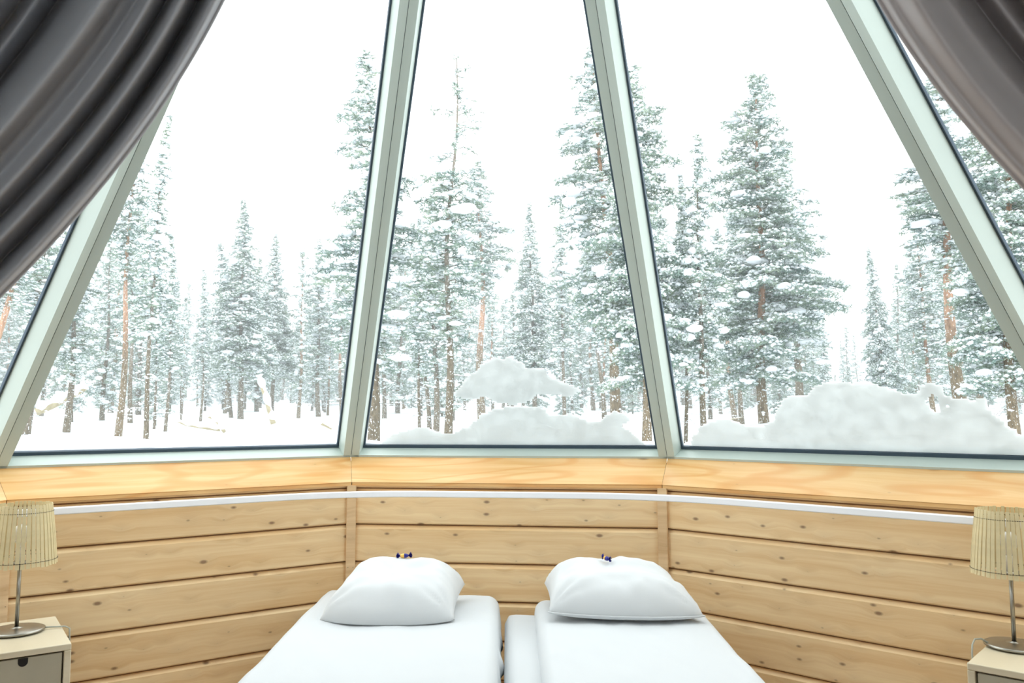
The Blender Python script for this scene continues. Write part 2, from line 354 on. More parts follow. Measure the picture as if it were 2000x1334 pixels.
for k, wname, wallname in PANELS:
    A, B = C[k], C[k + 1]
    a, b = p3(A, ZS), p3(B, ZS)
    u = nrm(b - a)
    n = nrm(np.cross(u, APEX - a))          # points inwards or outwards
    mid = (a + b) / 2
    if n @ (mid - np.array([.2, -2.0, 1.2])) < 0: n = -n     # outward
    v = nrm(np.cross(n, u));  v = v if v[2] > 0 else -v
    PLANE[k] = (a, u, v, n)
    t = (ZTOP - ZS) / (APEX[2] - ZS)
    at, bt = a + (APEX - a) * t, b + (APEX - b) * t
    win = empty(wname, mid, kind='structure'); inv = mid
    def P(lst): return [np.asarray(q) - inv for q in lst]
    w = .043
    # jambs: face in the panel plane, reveal going out to the glass
    for side, (s0, s1) in (('l', (a, at)), ('r', (b, bt))):
        d = nrm(s1 - s0); inw = nrm(np.cross(n, d))
        if inw @ (mid - s0) < 0: inw = -inw
        g = .0012
        poly = [s0 + inw * g, s0 + inw * w, s1 + inw * w, s1 + inw * g]
        V, F = prism(P(poly), n * (RD + .012))
        fixn(obj('frame_jamb', V, F, M_FRAME, win))
        # dark seal where the glass meets the frame
        poly = [s0 + inw * w + n * (RD - .004), s0 + inw * (w + .010) + n * (RD - .004), s1 + inw * (w + .010) + n * (RD - .004), s1 + inw * w + n * (RD - .004)]
        V, F = prism(P(poly), n * .012)
        fixn(obj('seal', V, F, M_SEAL, win))
    # dark tube added to block sky light behind the seam of two neighbouring frames
    if k > -2:
        dd = (apx := nrm(APEX - a)); out = nrm(np.array([a[0] - APEX[0], a[1] - APEX[1], 0])); out = nrm(out - dd * (out @ dd))
        V, F = tube(P([a + out * .022 + dd * .01, at + out * .022]), .013, 6); obj('seam_light_stop', V, F, M_SEAL, win)
    # bottom rail and top rail
    wb = .012
    poly = [a, b, b + v * wb, a + v * wb]
    V, F = prism(P(poly), n * (RD + .012)); fixn(obj('bottom_rail', V, F, M_FRAME, win))
    poly = [at - v * .05, bt - v * .05, bt, at]
    V, F = prism(P(poly), n * (RD + .012)); fixn(obj('top_rail', V, F, M_FRAME, win))
    uu = 0.03 if k in (0,) else 0.03
    poly = [a + u * uu + v * wb + n * (RD - .006), b - u * uu + v * wb + n * (RD - .006), b - u * (uu + .008) + v * (wb + .017) + n * (RD - .006), a + u * (uu + .008) + v * (wb + .017) + n * (RD - .006)]
    V, F = prism(P(poly), n * .012); fixn(obj('bottom_seal', V, F, M_SEAL, win))
    # the pane
    gA, gB = a + n * RD + v * .004, b + n * RD + v * .004
    poly = [gA, gB, bt + n * RD, at + n * RD]
    obj('glass_pane', P(poly), [(0, 1, 2, 3)], M_GLASS, win)
    # ragged snow ridge on the outside foot of the pane
    if k in (-1, 0, 1):
        nseg = 150; V, F = [], []
        Lg = np.linalg.norm(b - a)
        for i in range(nseg + 1):
            s = .05 + (Lg - .10) * i / nseg
            h = wb + .012 + .007 * noise.noise(Vector((s * 9 + k * 5, 1, 0))) + .005 * noise.noise(Vector((s * 35, 4 + k, 0)))
            for (vv, nn) in ((0.0, .012), (h, .012), (h + .004, .03), (h - .004, .06), (0.0, .07)):
                V.append(a + u * s + v * vv + n * (RD + nn) - inv)
            if i:
                for j in range(4):
                    F.append(((i - 1) * 5 + j, i * 5 + j, i * 5 + j + 1, (i - 1) * 5 + j + 1))
        obj('snow_ridge', V, F, M_SNOW, win, smooth=True, label='white snow lying against the foot of the pane')

    # ---- low timber wall below
    wa, wb2 = Wc[k], Wc[k + 1]
    Lw = np.linalg.norm(wb2 - wa); dirw = (wb2 - wa) / Lw; rz = math.atan2(dirw[1], dirw[0])
    wall = empty(wallname, (wa[0], wa[1], 0), rz, kind='structure')
    # backing slab behind the planks (local x along the wall, local -y into the room)
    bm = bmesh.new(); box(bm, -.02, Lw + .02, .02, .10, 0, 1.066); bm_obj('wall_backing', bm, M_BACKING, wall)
    for j in range(len(GROOVES) - 1):
        z0, z1 = GROOVES[j], GROOVES[j + 1]
        if z1 - z0 < .03: continue
        h = z1 - z0; z1 = z0 + h
        prof = [(.022, 0), (.011, .0015), (.003, .0035), (.0, .009), (.0, h - .024), (.002, h - .021), (.015, h - .008), (.018, h - .006), (.022, h - .006)]
        nx = 2; V, F = [], []
        jig = .0006 * math.sin(j * 3.1 + k)
        for i in range(nx):
            x = .002 + (Lw - .004) * i
            for (yy, zz) in prof: V.append((x, yy + jig, zz))
        m_ = len(prof)
        for q in range(m_ - 1): F.append((q, m_ + q, m_ + q + 1, q + 1))
        F.append(tuple(range(m_))); F.append(tuple(range(2 * m_ - 1, m_ - 1, -1)))
        o = obj('plank', V, F, M_PLANK, wall, loc=(0, 0, z0)); fixn(o)

# battens over the wall corners
for k in (-1, 0, 1, 2):
    p = Wc[k]; d1 = nrm(Wc[k] - Wc[k - 1]); d2 = nrm(Wc[k + 1] - Wc[k])
    d = nrm(d1 + d2); inn = np.array([d[1], -d[0]])
    q = p + inn * .004
    rz = math.atan2(d[1], d[0])
    bm = bmesh.new(); box(bm, -.0245, .0245, -.022, -.003, 0.0, 1.044); bevel(bm, .002, 1)
    bm2 = bm
    o = bm_obj('trim_%d' % (k + 2), bm2, M_BATTEN, None, loc=(q[0], q[1], 0), rz=rz, kind='structure')
    hw = .007
    # nail heads on the batten
    bm = bmesh.new()
    for sx in (-.013, .013):
        for zz in (.62, .22, 1.0):
            m4 = Matrix.Translation((sx, -.0225, zz)) @ Matrix.Rotation(math.pi / 2, 4, 'X')
            bmesh.ops.create_cone(bm, cap_ends=True, segments=8, radius1=.0018, radius2=.0018, depth=.001, matrix=m4)
    bm_obj('nail_heads', bm, M_DARK, o, kind='stuff')

# sloping sill boards, mitred at the corners
ZB = 1.057; OFF = .118
def inner(k, off):
    if k == -2: return C[-2] + np.array([off, 0.0])
    if k == 3: return C[3] + np.array([-off, 0.0])
    d1 = nrm(C[k] - C[k - 1]); d2 = nrm(C[k + 1] - C[k]); d = nrm(d1 + d2); inn = np.array([d[1], -d[0]])
    return C[k] + inn * off / (d @ d1)
for i, k in enumerate((-2, -1, 0, 1, 2)):
    A, B = C[k], C[k + 1]; rz = math.atan2(*(B - A)[::-1]); u2 = nrm(B - A)
    def loc2(p, z):
        dlt = p - A; return (dlt @ u2, dlt @ np.array([-u2[1], u2[0]]), z - ZB)
    g = .0007
    a0, b0 = A + u2 * g, B - u2 * g
    a1, b1 = inner(k, OFF) + u2 * g, inner(k + 1, OFF) - u2 * g
    inn = np.array([u2[1], -u2[0]])
    V = []
    for (pa, pb, z) in ((a0, b0, ZS), (a1 , b1, ZB + .004), (a1 - inn * .003, b1 - inn * .003, ZB), (a1 - inn * .003, b1 - inn * .003, ZB - .014), (a0 - inn * .03, b0 - inn * .03, ZB - .014), (a0 - inn * .03, b0 - inn * .03, ZS)):
        V += [loc2(pa, z), loc2(pb, z)]
    F = [(0, 1, 3, 2), (2, 3, 5, 4), (4, 5, 7, 6), (6, 7, 9, 8), (8, 9, 11, 10), (10, 11, 1, 0), (0, 2, 4, 6, 8, 10), (1, 11, 9, 7, 5, 3)]
    o = obj('sill_board', V, F, M_SILL, None, loc=(A[0], A[1], ZB), rz=rz, kind='structure'); fixn(o); o.name = 'trim_%d' % (i + 10)
    if k > -2:
        p0, p1 = inner(k, .012), inner(k, OFF - .012)
        V, F = tube([loc2(p0, ZS - .026), loc2(p1, ZB - .010)], .009, 6); obj('mitre_light_stop', V, F, M_DARK, o)  # dark strip added to stop light leaking through the mitre

# white strip running round under the sill
def railpt(k, off): return inner(k, off)
off = .20
pts2 = [None] * 0
ctrl = [railpt(-1, off) , railpt(0, off), railpt(1, off), railpt(2, off)]
rl = [np.array(ctrl[0])]
R_ = .42
for i in (1, 2):
    p = ctrl[i]; d1 = nrm(p - ctrl[i - 1]); d2 = nrm(ctrl[i + 1] - p)
    s, e = p - d1 * R_, p + d2 * R_
    for q in range(13):
        t = q / 12; rl.append(s * (1 - t) ** 2 + p * 2 * t * (1 - t) + e * t * t)
rl.append(np.array(ctrl[3]))
RZL, RZR = 1.000, 1.000
V, F = [], []
m_ = len(rl)
hh = .0165
for i, p in enumerate(rl):
    d = nrm(rl[min(i + 1, m_ - 1)] - rl[max(0, i - 1)]); inn = np.array([d[1], -d[0]])
    zz = 1.010
    for (o_, z_) in ((.004, -hh + .002), (.006, -hh + .005), (.006, hh - .005), (.004, hh - .002), (-.006, hh), (-.006, -hh)):
        q = p + inn * o_; V.append((q[0], q[1], zz + z_))
    if i:
        for j in range(6):
            F.append(((i - 1) * 6 + j, i * 6 + j, i * 6 + (j + 1) % 6, (i - 1) * 6 + (j + 1) % 6))
F.append(tuple(range(6))); F.append(tuple(range(len(V) - 1, len(V) - 7, -1)))
rail = empty('curtain_rail', (0, -.3, .995), label='white rail strip curving round the plank walls just under the sill', cat='rail')
o = obj('rail_strip', [np.array(v) - np.array([0, -.3, .995]) for v in V], F, M_RAIL, rail); fixn(o)
for p, k in ((ctrl[1] * .5 + ctrl[2] * .5, 0), (ctrl[0] * .5 + ctrl[1] * .5, -1), (ctrl[2] * .5 + ctrl[3] * .5, 1)):
    d = nrm(Wc[k + 1] - Wc[k]); inn = np.array([d[1], -d[0]])
    e = p - inn * .115
    c_ = (p + e) / 2 - inn * .004
    bm = bmesh.new()
    rot = Matrix.Translation((c_[0], c_[1] + .3, .015)) @ Matrix.Rotation(math.atan2(d[1], d[0]), 4, 'Z')
    vs = box(bm, -.012, .012, -.055, .055, -.006, .006)
    bmesh.ops.transform(bm, matrix=rot, verts=vs)
    bm_obj('rail_bracket', bm, M_RAIL, rail)

# floor, rear walls, ceilings
flo = [(-2.3, -2.86), (-2.0, -1.13), (-.82, -.09), (.83, -.09), (2.28, -1.10), (2.93, -2.73), (2.93, -6.6), (-2.3, -6.6)]
flr = empty('floor', (0, -3, 0), kind='structure')
bm = bmesh.new()
vs = [bm.verts.new((x, y + 3, -.012)) for x, y in flo]; bm.faces.new(vs); r = bmesh.ops.extrude_face_region(bm, geom=bm.faces[:])
bmesh.ops.translate(bm, vec=(0, 0, -.1), verts=[e for e in r['geom'] if isinstance(e, bmesh.types.BMVert)])
bm_obj('subfloor', bm, M_DARK, flr)
xx = -2.25
while xx < 2.85:
    bm = bmesh.new(); x1 = xx + .148
    cx = (xx + x1) / 2
    ymax = -.12 if -.8 < cx < .8 else (-.12 - (abs(cx) - .8) * .86 if cx < 0 else -.14 - (cx - .8) * .72)
    if cx < -1.9: ymax = -1.16 - (-cx - 1.9) * 6.0
    if cx > 2.25: ymax = -1.15 - (cx - 2.25) * 2.7
    ymax = max(ymax, -6.0)
    box(bm, -6.55, ymax, -.074, .0735, -.012, 0); bevel(bm, .0012, 1)
    o = bm_obj('floorboard', bm, M_FLOOR, flr, loc=(cx, 3.0, 0), rz=math.pi / 2)
    xx += .15
t = (ZTOP - ZS) / (APEX[2] - ZS)
top = {k: p3(C[k], ZS) + (APEX - p3(C[k], ZS)) * t for k in C}
YR = -6.6
def wallpoly(name, pts, mat, d):
    V, F = prism(pts, d); return fixn(obj(name, V, F, mat, None, kind='structure'))
wallpoly('ceiling', [top[-2], top[-1], top[0], top[1], top[2], top[3], (2.95, YR, ZTOP), (-2.35, YR, ZTOP)], M_REAR, (0, 0, .1))
# rear wall with an unseen wide window, added to light the curtains
WX0, WX1, WZ0, WZ1 = -1.35, 1.95, .85, 2.55
rw = empty('wall_rear', (.3, YR, 0), kind='structure')
for (xa, xb, za, zb) in ((-2.35, WX0, 0, ZTOP), (WX1, 2.95, 0, ZTOP), (WX0, WX1, 0, WZ0), (WX0, WX1, WZ1, ZTOP)):
    bm = bmesh.new(); box(bm, xa - .3, xb - .3, -.1, 0, za, zb); bm_obj('wall_section', bm, M_REAR, rw)
w6 = empty('added_fill_window', (.3, YR - .05, 1.7), kind='structure')
for (xa, xb, za, zb) in ((WX0, WX0 + .06, WZ0, WZ1), (WX1 - .06, WX1, WZ0, WZ1), (WX0 + .06, WX1 - .06, WZ0, WZ0 + .06), (WX0 + .06, WX1 - .06, WZ1 - .06, WZ1), (.27, .33, WZ0 + .06, WZ1 - .06)):
    bm = bmesh.new(); box(bm, xa - .3, xb - .3, -.03, .03, za - 1.7, zb - 1.7); bm_obj('window_frame', bm, M_FRAME, w6)
obj('glass_pane', [(WX0 - .3, 0, WZ0 - 1.7), (WX1 - .3, 0, WZ0 - 1.7), (WX1 - .3, 0, WZ1 - 1.7), (WX0 - .3, 0, WZ1 - 1.7)], [(0, 1, 2, 3)], M_GLASS, w6)
for sgn, k, xw, nm in ((-1, -2, -2.35, 'wall_rear_left'), (1, 3, 2.95, 'wall_rear_right')):
    c0 = C[k]
    # vertical wall behind the glazing, up to the ceiling, closed towards the last mullion
    obj(nm, [(c0[0], c0[1], 0), (xw, YR, 0), (xw, YR, ZTOP), tuple(top[k]), (c0[0], c0[1], ZS)], [(0, 1, 2, 3, 4)], M_REAR, None, kind='structure')
#ENDSHELL
# ------------------------------------------------------------------ beds
def bedslab(bl, br, fl, fr, z0, z1, rnd, nu, nv, wr, seed, drape=0.0, sideskip=None, crown=0.0):
    """soft rounded slab between four plan corners; drape > 0 makes it hang over its edges"""
    V, F = [], []
    bl, br, fl, fr = [np.array(p, float) for p in (bl, br, fl, fr)]
    # perimeter parameterisation through a flattened super-ellipse: (u,v) in [-1,1]^2 grid for the top, then rings going down
    def plan(u, v):
        s, t = (u + 1) / 2, (v + 1) / 2
        return (fl * (1 - s) + fr * s) * (1 - t) + (bl * (1 - s) + br * s) * t
    def rnd_uv(u, v):   # squircle the outline
        W_ = np.linalg.norm(br - bl) / 2; L_ = np.linalg.norm(bl - fl) / 2
        x, y = u * W_, v * L_; r = .055
        ax, ay = abs(x), abs(y)
        if ax > W_ - r and ay > L_ - r:
            dx, dy = ax - (W_ - r), ay - (L_ - r)
            m = max(dx, dy); l = math.hypot(dx, dy)
            if l > 1e-6:
                dx, dy = dx / l * m, dy / l * m
                x = math.copysign(W_ - r + dx, x); y = math.copysign(L_ - r + dy, y)
        return x / W_, y / L_
    def top(u, v):
        x, y = rnd_uv(u, v)
        p = plan(x, y)
        e = 0
        W_ = np.linalg.norm(br - bl) / 2; L_ = np.linalg.norm(bl - fl) / 2
        dx, dy = (1 - abs(u)) * W_, (1 - abs(v)) * L_
        d = min(dx, dy)
        if d < rnd: e = rnd * (1 - math.sqrt(max(0, 1 - ((rnd - d) / rnd) ** 2)))
        zz = z1 - e + crown * (1 - abs(u) ** 3) * (1 - abs(v) ** 8)
        nz = wr * (noise.noise(Vector((p[0] * 4.5, p[1] * 1.6, seed))) + .45 * noise.noise(Vector((p[0] * 13 + p[1] * 4, p[1] * 5, seed + 9))))
        rid = wr * 1.1 * abs(noise.noise(Vector((p[0] * 3 - p[1] * 2.2, p[1] * 2 + p[0], seed + 20))))
        return (p[0], p[1], zz + nz - rid)
    def gp(i, n):      # grid spacing denser at the ends
        t = i / n; t = .5 - .5 * math.cos(math.pi * t); return 2 * (t * .75 + .25 * i / n) - 1
    us = [gp(i, nu) for i in range(nu + 1)]; vs = [gp(i, nv) for i in range(nv + 1)]
    for v in vs:
        for u in us: V.append(top(u, v))
    for j in range(nv):
        for i in range(nu):
            a = j * (nu + 1) + i; F.append((a, a + 1, a + nu + 2, a + nu + 1))
    per = [i for i in range(nu + 1)] + [(j) * (nu + 1) + nu for j in range(1, nv + 1)] + [nv * (nu + 1) + i for i in range(nu - 1, -1, -1)] + [j * (nu + 1) for j in range(nv - 1, 0, -1)]
    cen = plan(0, 0)
    prev = per
    zs = V[per[0]][2]
    nr = 6
    for r in range(1, nr + 1):
        cur = []
        for c, idx in enumerate(per):
            x, y, z = V[idx]
            t = r / nr
            zz = z + (z0 - z) * t
            outw = (.012 * math.sin(c * .55 + seed) + .010 * math.sin(c * .23 + seed * 2)) * t * (1 if drape else .15) + (drape * math.sin(t * 1.6) * .6)
            dx, dy = x - cen[0], y - cen[1]
            l = math.hypot(dx, dy)
            V.append((x + dx / l * outw, y + dy / l * outw, zz + (.012 * math.sin(c * .4 + seed) * (t if drape else 0)))); cur.append(len(V) - 1)
        for c in range(len(per)):
            d_ = (c + 1) % len(per)
            F.append((prev[c], cur[c], cur[d_], prev[d_]))
        prev = cur
    F.append(tuple(prev))
    return V, F

def make_bed(bl, br, fl, fr, ztop, label, mseed):
    c = sum(np.array(p) for p in (bl, br, fl, fr)) / 4
    root = empty('bed', (c[0], c[1], 0), label=label, cat='bed')
    V, F = bedslab(*[np.array(p) - c for p in (bl, br, fl, fr)], .27, ztop, .045, 16, 30, .003, mseed)
    fixn(obj('mattress', V, F, M_MATT, root, smooth=True))
    bm = bmesh.new()
    cs = [np.array(p) - c for p in (bl, br, fr, fl)]
    cen = np.zeros(2)
    poly = [tuple(q * .985) + (.12,) for q in cs]
    V, F = prism(poly, (0, 0, .15)); fixn(obj('bed_base', V, F, M_LINEN, root))
    for q in cs:
        q2 = q * .93
        V, F = lathe([(.022, 0), (.025, .02), (.03, .12)], 12)
        obj('leg', V, F, M_BIRCH, root, loc=(q2[0], q2[1], 0), smooth=True)
    return root
# bed corners: back left, back right, foot left, foot right
make_bed((-.845, -.345), (.028, -.40), (-.60, -2.30), (.265, -2.34), .485, 'left bed with a white sheet, standing by the left plank wall', 2.0)
make_bed((.048, -.425), (.925, -.53), (.285, -2.36), (1.13, -2.44), .487, 'right bed with a white sheet showing in a strip beside its duvet', 5.0)
def duvet(corners, z0, z1, label, seed, drape=.02):
    c = sum(np.array(p) for p in corners) / 4
    V, F = bedslab(*[np.array(p) - c for p in corners], z0 - .49, z1 - .49, .05, 70, 150, .0085, seed, drape=drape, crown=.006)
    o = obj('duvet', V, F, M_LINEN, None, smooth=True, loc=(c[0], c[1], .49)); fixn(o)
    tag(o, label, 'duvet'); return o
duvet([(-.865, -.325), (.018, -.385), (-.615, -2.32), (.262, -2.36)], .40, .555, 'smooth white duvet on the left bed, under the pillow nearer the left lamp', 1.3)
duvet([(.190, -.435), (.955, -.525), (.415, -2.38), (1.155, -2.46)], .40, .555, 'smooth white duvet on the right bed, leaving a strip of sheet bare', 4.7)

# ------------------------------------------------------------------ pillows
def pillow(corners, T, label, seed, bulge_front, piping=False, plump=3.5):
    P_ = [np.array(p, float) for p in corners]  # FL FR BR BL
    c = sum(P_) / 4
    FL, FR, BR, BL = [p - c for p in P_]
    n = 56; V, F = [], []
    def prof(a, e): return max(0.0, 1 - abs(a) ** e)
    def pt(i, j, sgn):
        u, v = 2 * i / n - 1, 2 * j / n - 1
        s, t = (u + 1) / 2, (v + 1) / 2
        # pinch the sides between the corners
        pin = .028 * (1 - v * v)
        uu = u * (1 - pin * 2 * abs(u) ** 6)
        s = (uu + 1) / 2
        base = (FL * (1 - s) + FR * s) * (1 - t) + (BL * (1 - s) + BR * s) * t
        f = nrm(np.array([FR[1] - FL[1], -(FR[0] - FL[0]), 0]))
        if f[1] > 0: f = -f
        bu = bulge_front * (1 - u * u) ** .8 * (1 - t) ** 1.5
        base = base + f * bu
        k = (prof(u, plump) * prof(v, plump)) ** .5
        wr = .018 * noise.noise(Vector((base[0] * 6 + seed, base[1] * 9, seed))) + .011 * noise.noise(Vector((base[0] * 16, base[1] * 16 + seed, 3)))
        # creases running in from the corners
        cr = 0
        for cu, cv in ((-1, -1), (1, -1), (1, 1), (-1, 1)):
            du, dv = u - cu, v - cv; rr = math.hypot(du, dv)
            if rr < 1.1:
                an = math.atan2(dv, du); cr += .011 * math.sin(an * 15 + seed + cu) * math.exp(-rr * 2.6) * min(1, rr * 5)
        if sgn > 0:
            h = T * k * (1 + .10 * t) + (wr + cr) * min(1, k * 2.2)
        else:
            h = -.5 * min(T, base[2] + c[2] - .553) * 0 - min(.045, .2 * T) * k
        q = base + np.array([0, 0, h])
        if q[2] + c[2] < .556: q[2] = .556 - c[2]
        return q
    for sgn in (1, -1):
        for j in range(n + 1):
            for i in range(n + 1): V.append(pt(i, j, sgn))
    o_ = (n + 1) ** 2
    for j in range(n):
        for i in range(n):
            a = j * (n + 1) + i
            F.append((a, a + 1, a + n + 2, a + n + 1)); F.append((o_ + a, o_ + a + n + 1, o_ + a + n + 2, o_ + a + 1))
    bm = bmesh.new(); vs = [bm.verts.new(v) for v in V]
    for f in F: bm.faces.new([vs[i] for i in f])
    bmesh.ops.remove_doubles(bm, verts=bm.verts, dist=.0004)
    root = empty('pillow', c, label=label, cat='pillow')
    bm_obj('pillow_cover', bm, M_LINEN2, root, smooth=True)
    if piping:
        pts = [pt(i, 0, 1) + np.array([0, -.002, .004]) for i in range(0, n + 1, 2)]
        V, F = tube(pts, .0032, 6); obj('piping', V, F, M_LINEN2, root, smooth=True)
    return root, c
pilL, cL = pillow([(-.665, -.968, .562), (-.10, -.930, .566), (-.128, -.505, .628), (-.64, -.600, .635)], .148, 'white pillow on the left bed with one soft corner pulled out to the left', 2.0, .075)
pilR, cR = pillow([(.285, -.865, .590), (.935, -.815, .580), (.80, -.42, .618), (.242, -.505, .640)], .148, 'white pillow on the right bed, long front seam, tapering to the right', 6.0, .055, piping=True)

# ------------------------------------------------------------------ sweets lying on the pillows
def rest_on(pil, c, x, y):
    me = pil.children[0].data
    return c[2] + max(v.co.z for v in me.vertices if abs(v.co.x + c[0] - x) < .03 and abs(v.co.y + c[1] - y) < .02) - .001
def sweet(loc, rz, tilt, label, s=1.0):
    root = empty('wrapped_sweet', loc, rz, label=label, cat='sweet', group='sweets lying on the pillows')
    root.rotation_euler = (0, tilt, rz)
    V, F = lathe([(.001, -.02), (.006, -.017), (.0095, -.008), (.010, 0), (.0095, .008), (.006, .017), (.001, .02)], 14)
    V = [(z * s, x * s, (y + .010) * s) for x, y, z in V]
    # left third blue-black, middle yellow, rest blue
    me = mesh_data('sweet_body', V, F, M_BLUE, True); me.materials.append(M_YEL)
    for p in me.polygons:
        cx = sum(me.vertices[i].co.x for i in p.vertices) / len(p.vertices)
        if -.017 * s < cx < -.001 * s: p.material_index = 1
    link('sweet_body', me, root)
    for sg in (-1, 1):
        V, F = [], []
        m_ = 12
        V.append((sg * .0175 * s, 0, .010 * s)); 
        for i in range(m_):
            a = -.95 + 1.9 * i / (m_ - 1); r = .017 + .003 * (i % 2)
            zz = .010 + math.sin(a) * r; V.append((sg * (.0175 + math.cos(a) * r) * s, (.004 if i % 2 else -.004) * s, max(.001, zz) * s))
        for i in range(m_ - 1): F.append((0, 1 + i, 2 + i))
        o = obj('wrapper_twist', V, F, M_BLUE, root)
        md = o.modifiers.new('t', 'SOLIDIFY'); md.thickness = .0008
    return root
sw1 = sweet((-.372, -.70, rest_on(pilL, cL, -.372, -.70)), math.radians(8), math.radians(-3), 'blue and yellow wrapped sweet on top of the left pillow', 1.0)
sw2 = sweet((.53, -.64, rest_on(pilR, cR, .53, -.64)), math.radians(-55), math.radians(2), 'blue and yellow wrapped sweet on top of the right pillow', 1.0)

# ------------------------------------------------------------------ bedside tables
def nightstand(corner_front, corner_back, wdir, width, label, cat_side):
    """corner_front/back: inner upper corners of the top, wdir: plan direction along the front, away from the bed"""
    f, b_ = np.array(corner_front), np.array(corner_back)
    depth = np.linalg.norm(b_ - f); dd = (b_ - f) / depth
    ww = np.array(wdir); ww = ww / np.linalg.norm(ww)
    # local frame: x along the front (to the right seen from the room), y to the back
    xdir = ww if cat_side == 'R' else -ww
    c = f + ww * width / 2 + dd * depth / 2
    rz = math.atan2(xdir[1], xdir[0]); H = .62; t = .022
    root = empty('bedside_table', (c[0], c[1], 0), rz, label=label, cat='bedside table')
    w2, d2 = width / 2, depth / 2
    bm = bmesh.new(); box(bm, -w2, w2, -d2, d2, H - t, H); bevel(bm, .003, 2); bm_obj('table_top', bm, M_BIRCH, root)
    for sx in (-1, 1):
        bm = bmesh.new(); box(bm, sx * w2 - (t if sx > 0 else 0), sx * w2 + (t if sx < 0 else 0), -d2, d2, .12, H - t - .0004); bevel(bm, .002, 1); bm_obj('side_panel', bm, M_BIRCH, root)
    bm = bmesh.new(); box(bm, -w2 + t, w2 - t, -d2 + .01, d2, .12, .14); bm_obj('bottom_panel', bm, M_BIRCH, root)
    bm = bmesh.new(); box(bm, -w2 + t, w2 - t, d2 - .012, d2 - .002, .14, H - t); bm_obj('back_panel', bm, M_DARK, root)
    for zi, (za, zb) in enumerate(((.365, H - t - .006), (.144, .359))):
        dr = empty('drawer', (0, -d2 + .006, 0)); dr.parent = root
        bm = bmesh.new(); box(bm, -w2 + t + .006, w2 - t - .005, 0, .016, za, zb); bevel(bm, .0015, 1); bm_obj('drawer_front', bm, M_BIRCH_FRONT, dr)
        # half-round finger notch: flat dark plate, the recess's shade put into its colour
        nx = .055 if cat_side == 'L' else -.02
        pts = [(nx - .015, 0, zb)] + [(nx + .015 * math.cos(a), 0, zb - .013 + .015 * math.sin(a)) for a in [math.pi + math.pi * i / 14 for i in range(15)]] + [(nx + .015, 0, zb)]
        pts = [(p[0], -.0008, p[2]) for p in pts]
        V, F = prism(pts, (0, .0012, 0)); fixn(obj('notch_shade_plate', V, F, M_DARK, dr))
    for sx in (-1, 1):
        for sy in (-1, 1):
            V, F = lathe([(.012, 0), (.018, .12)], 12); obj('leg', V, F, M_BIRCH, root, loc=(sx * (w2 - .04), sy * (d2 - .04), 0), smooth=True)
    return root
dL = nrm(Wc[-1] - Wc[0]); dR = nrm(Wc[2] - Wc[1])
nightstand((-1.331, -1.615), (-1.650, -1.262), dL, .40, 'pale wooden bedside table on the left with a round notch in its drawer', 'L')
nightstand((1.680, -1.503), (1.926, -1.163), dR, .40, 'pale wooden bedside table on the right, corner just in view', 'R')

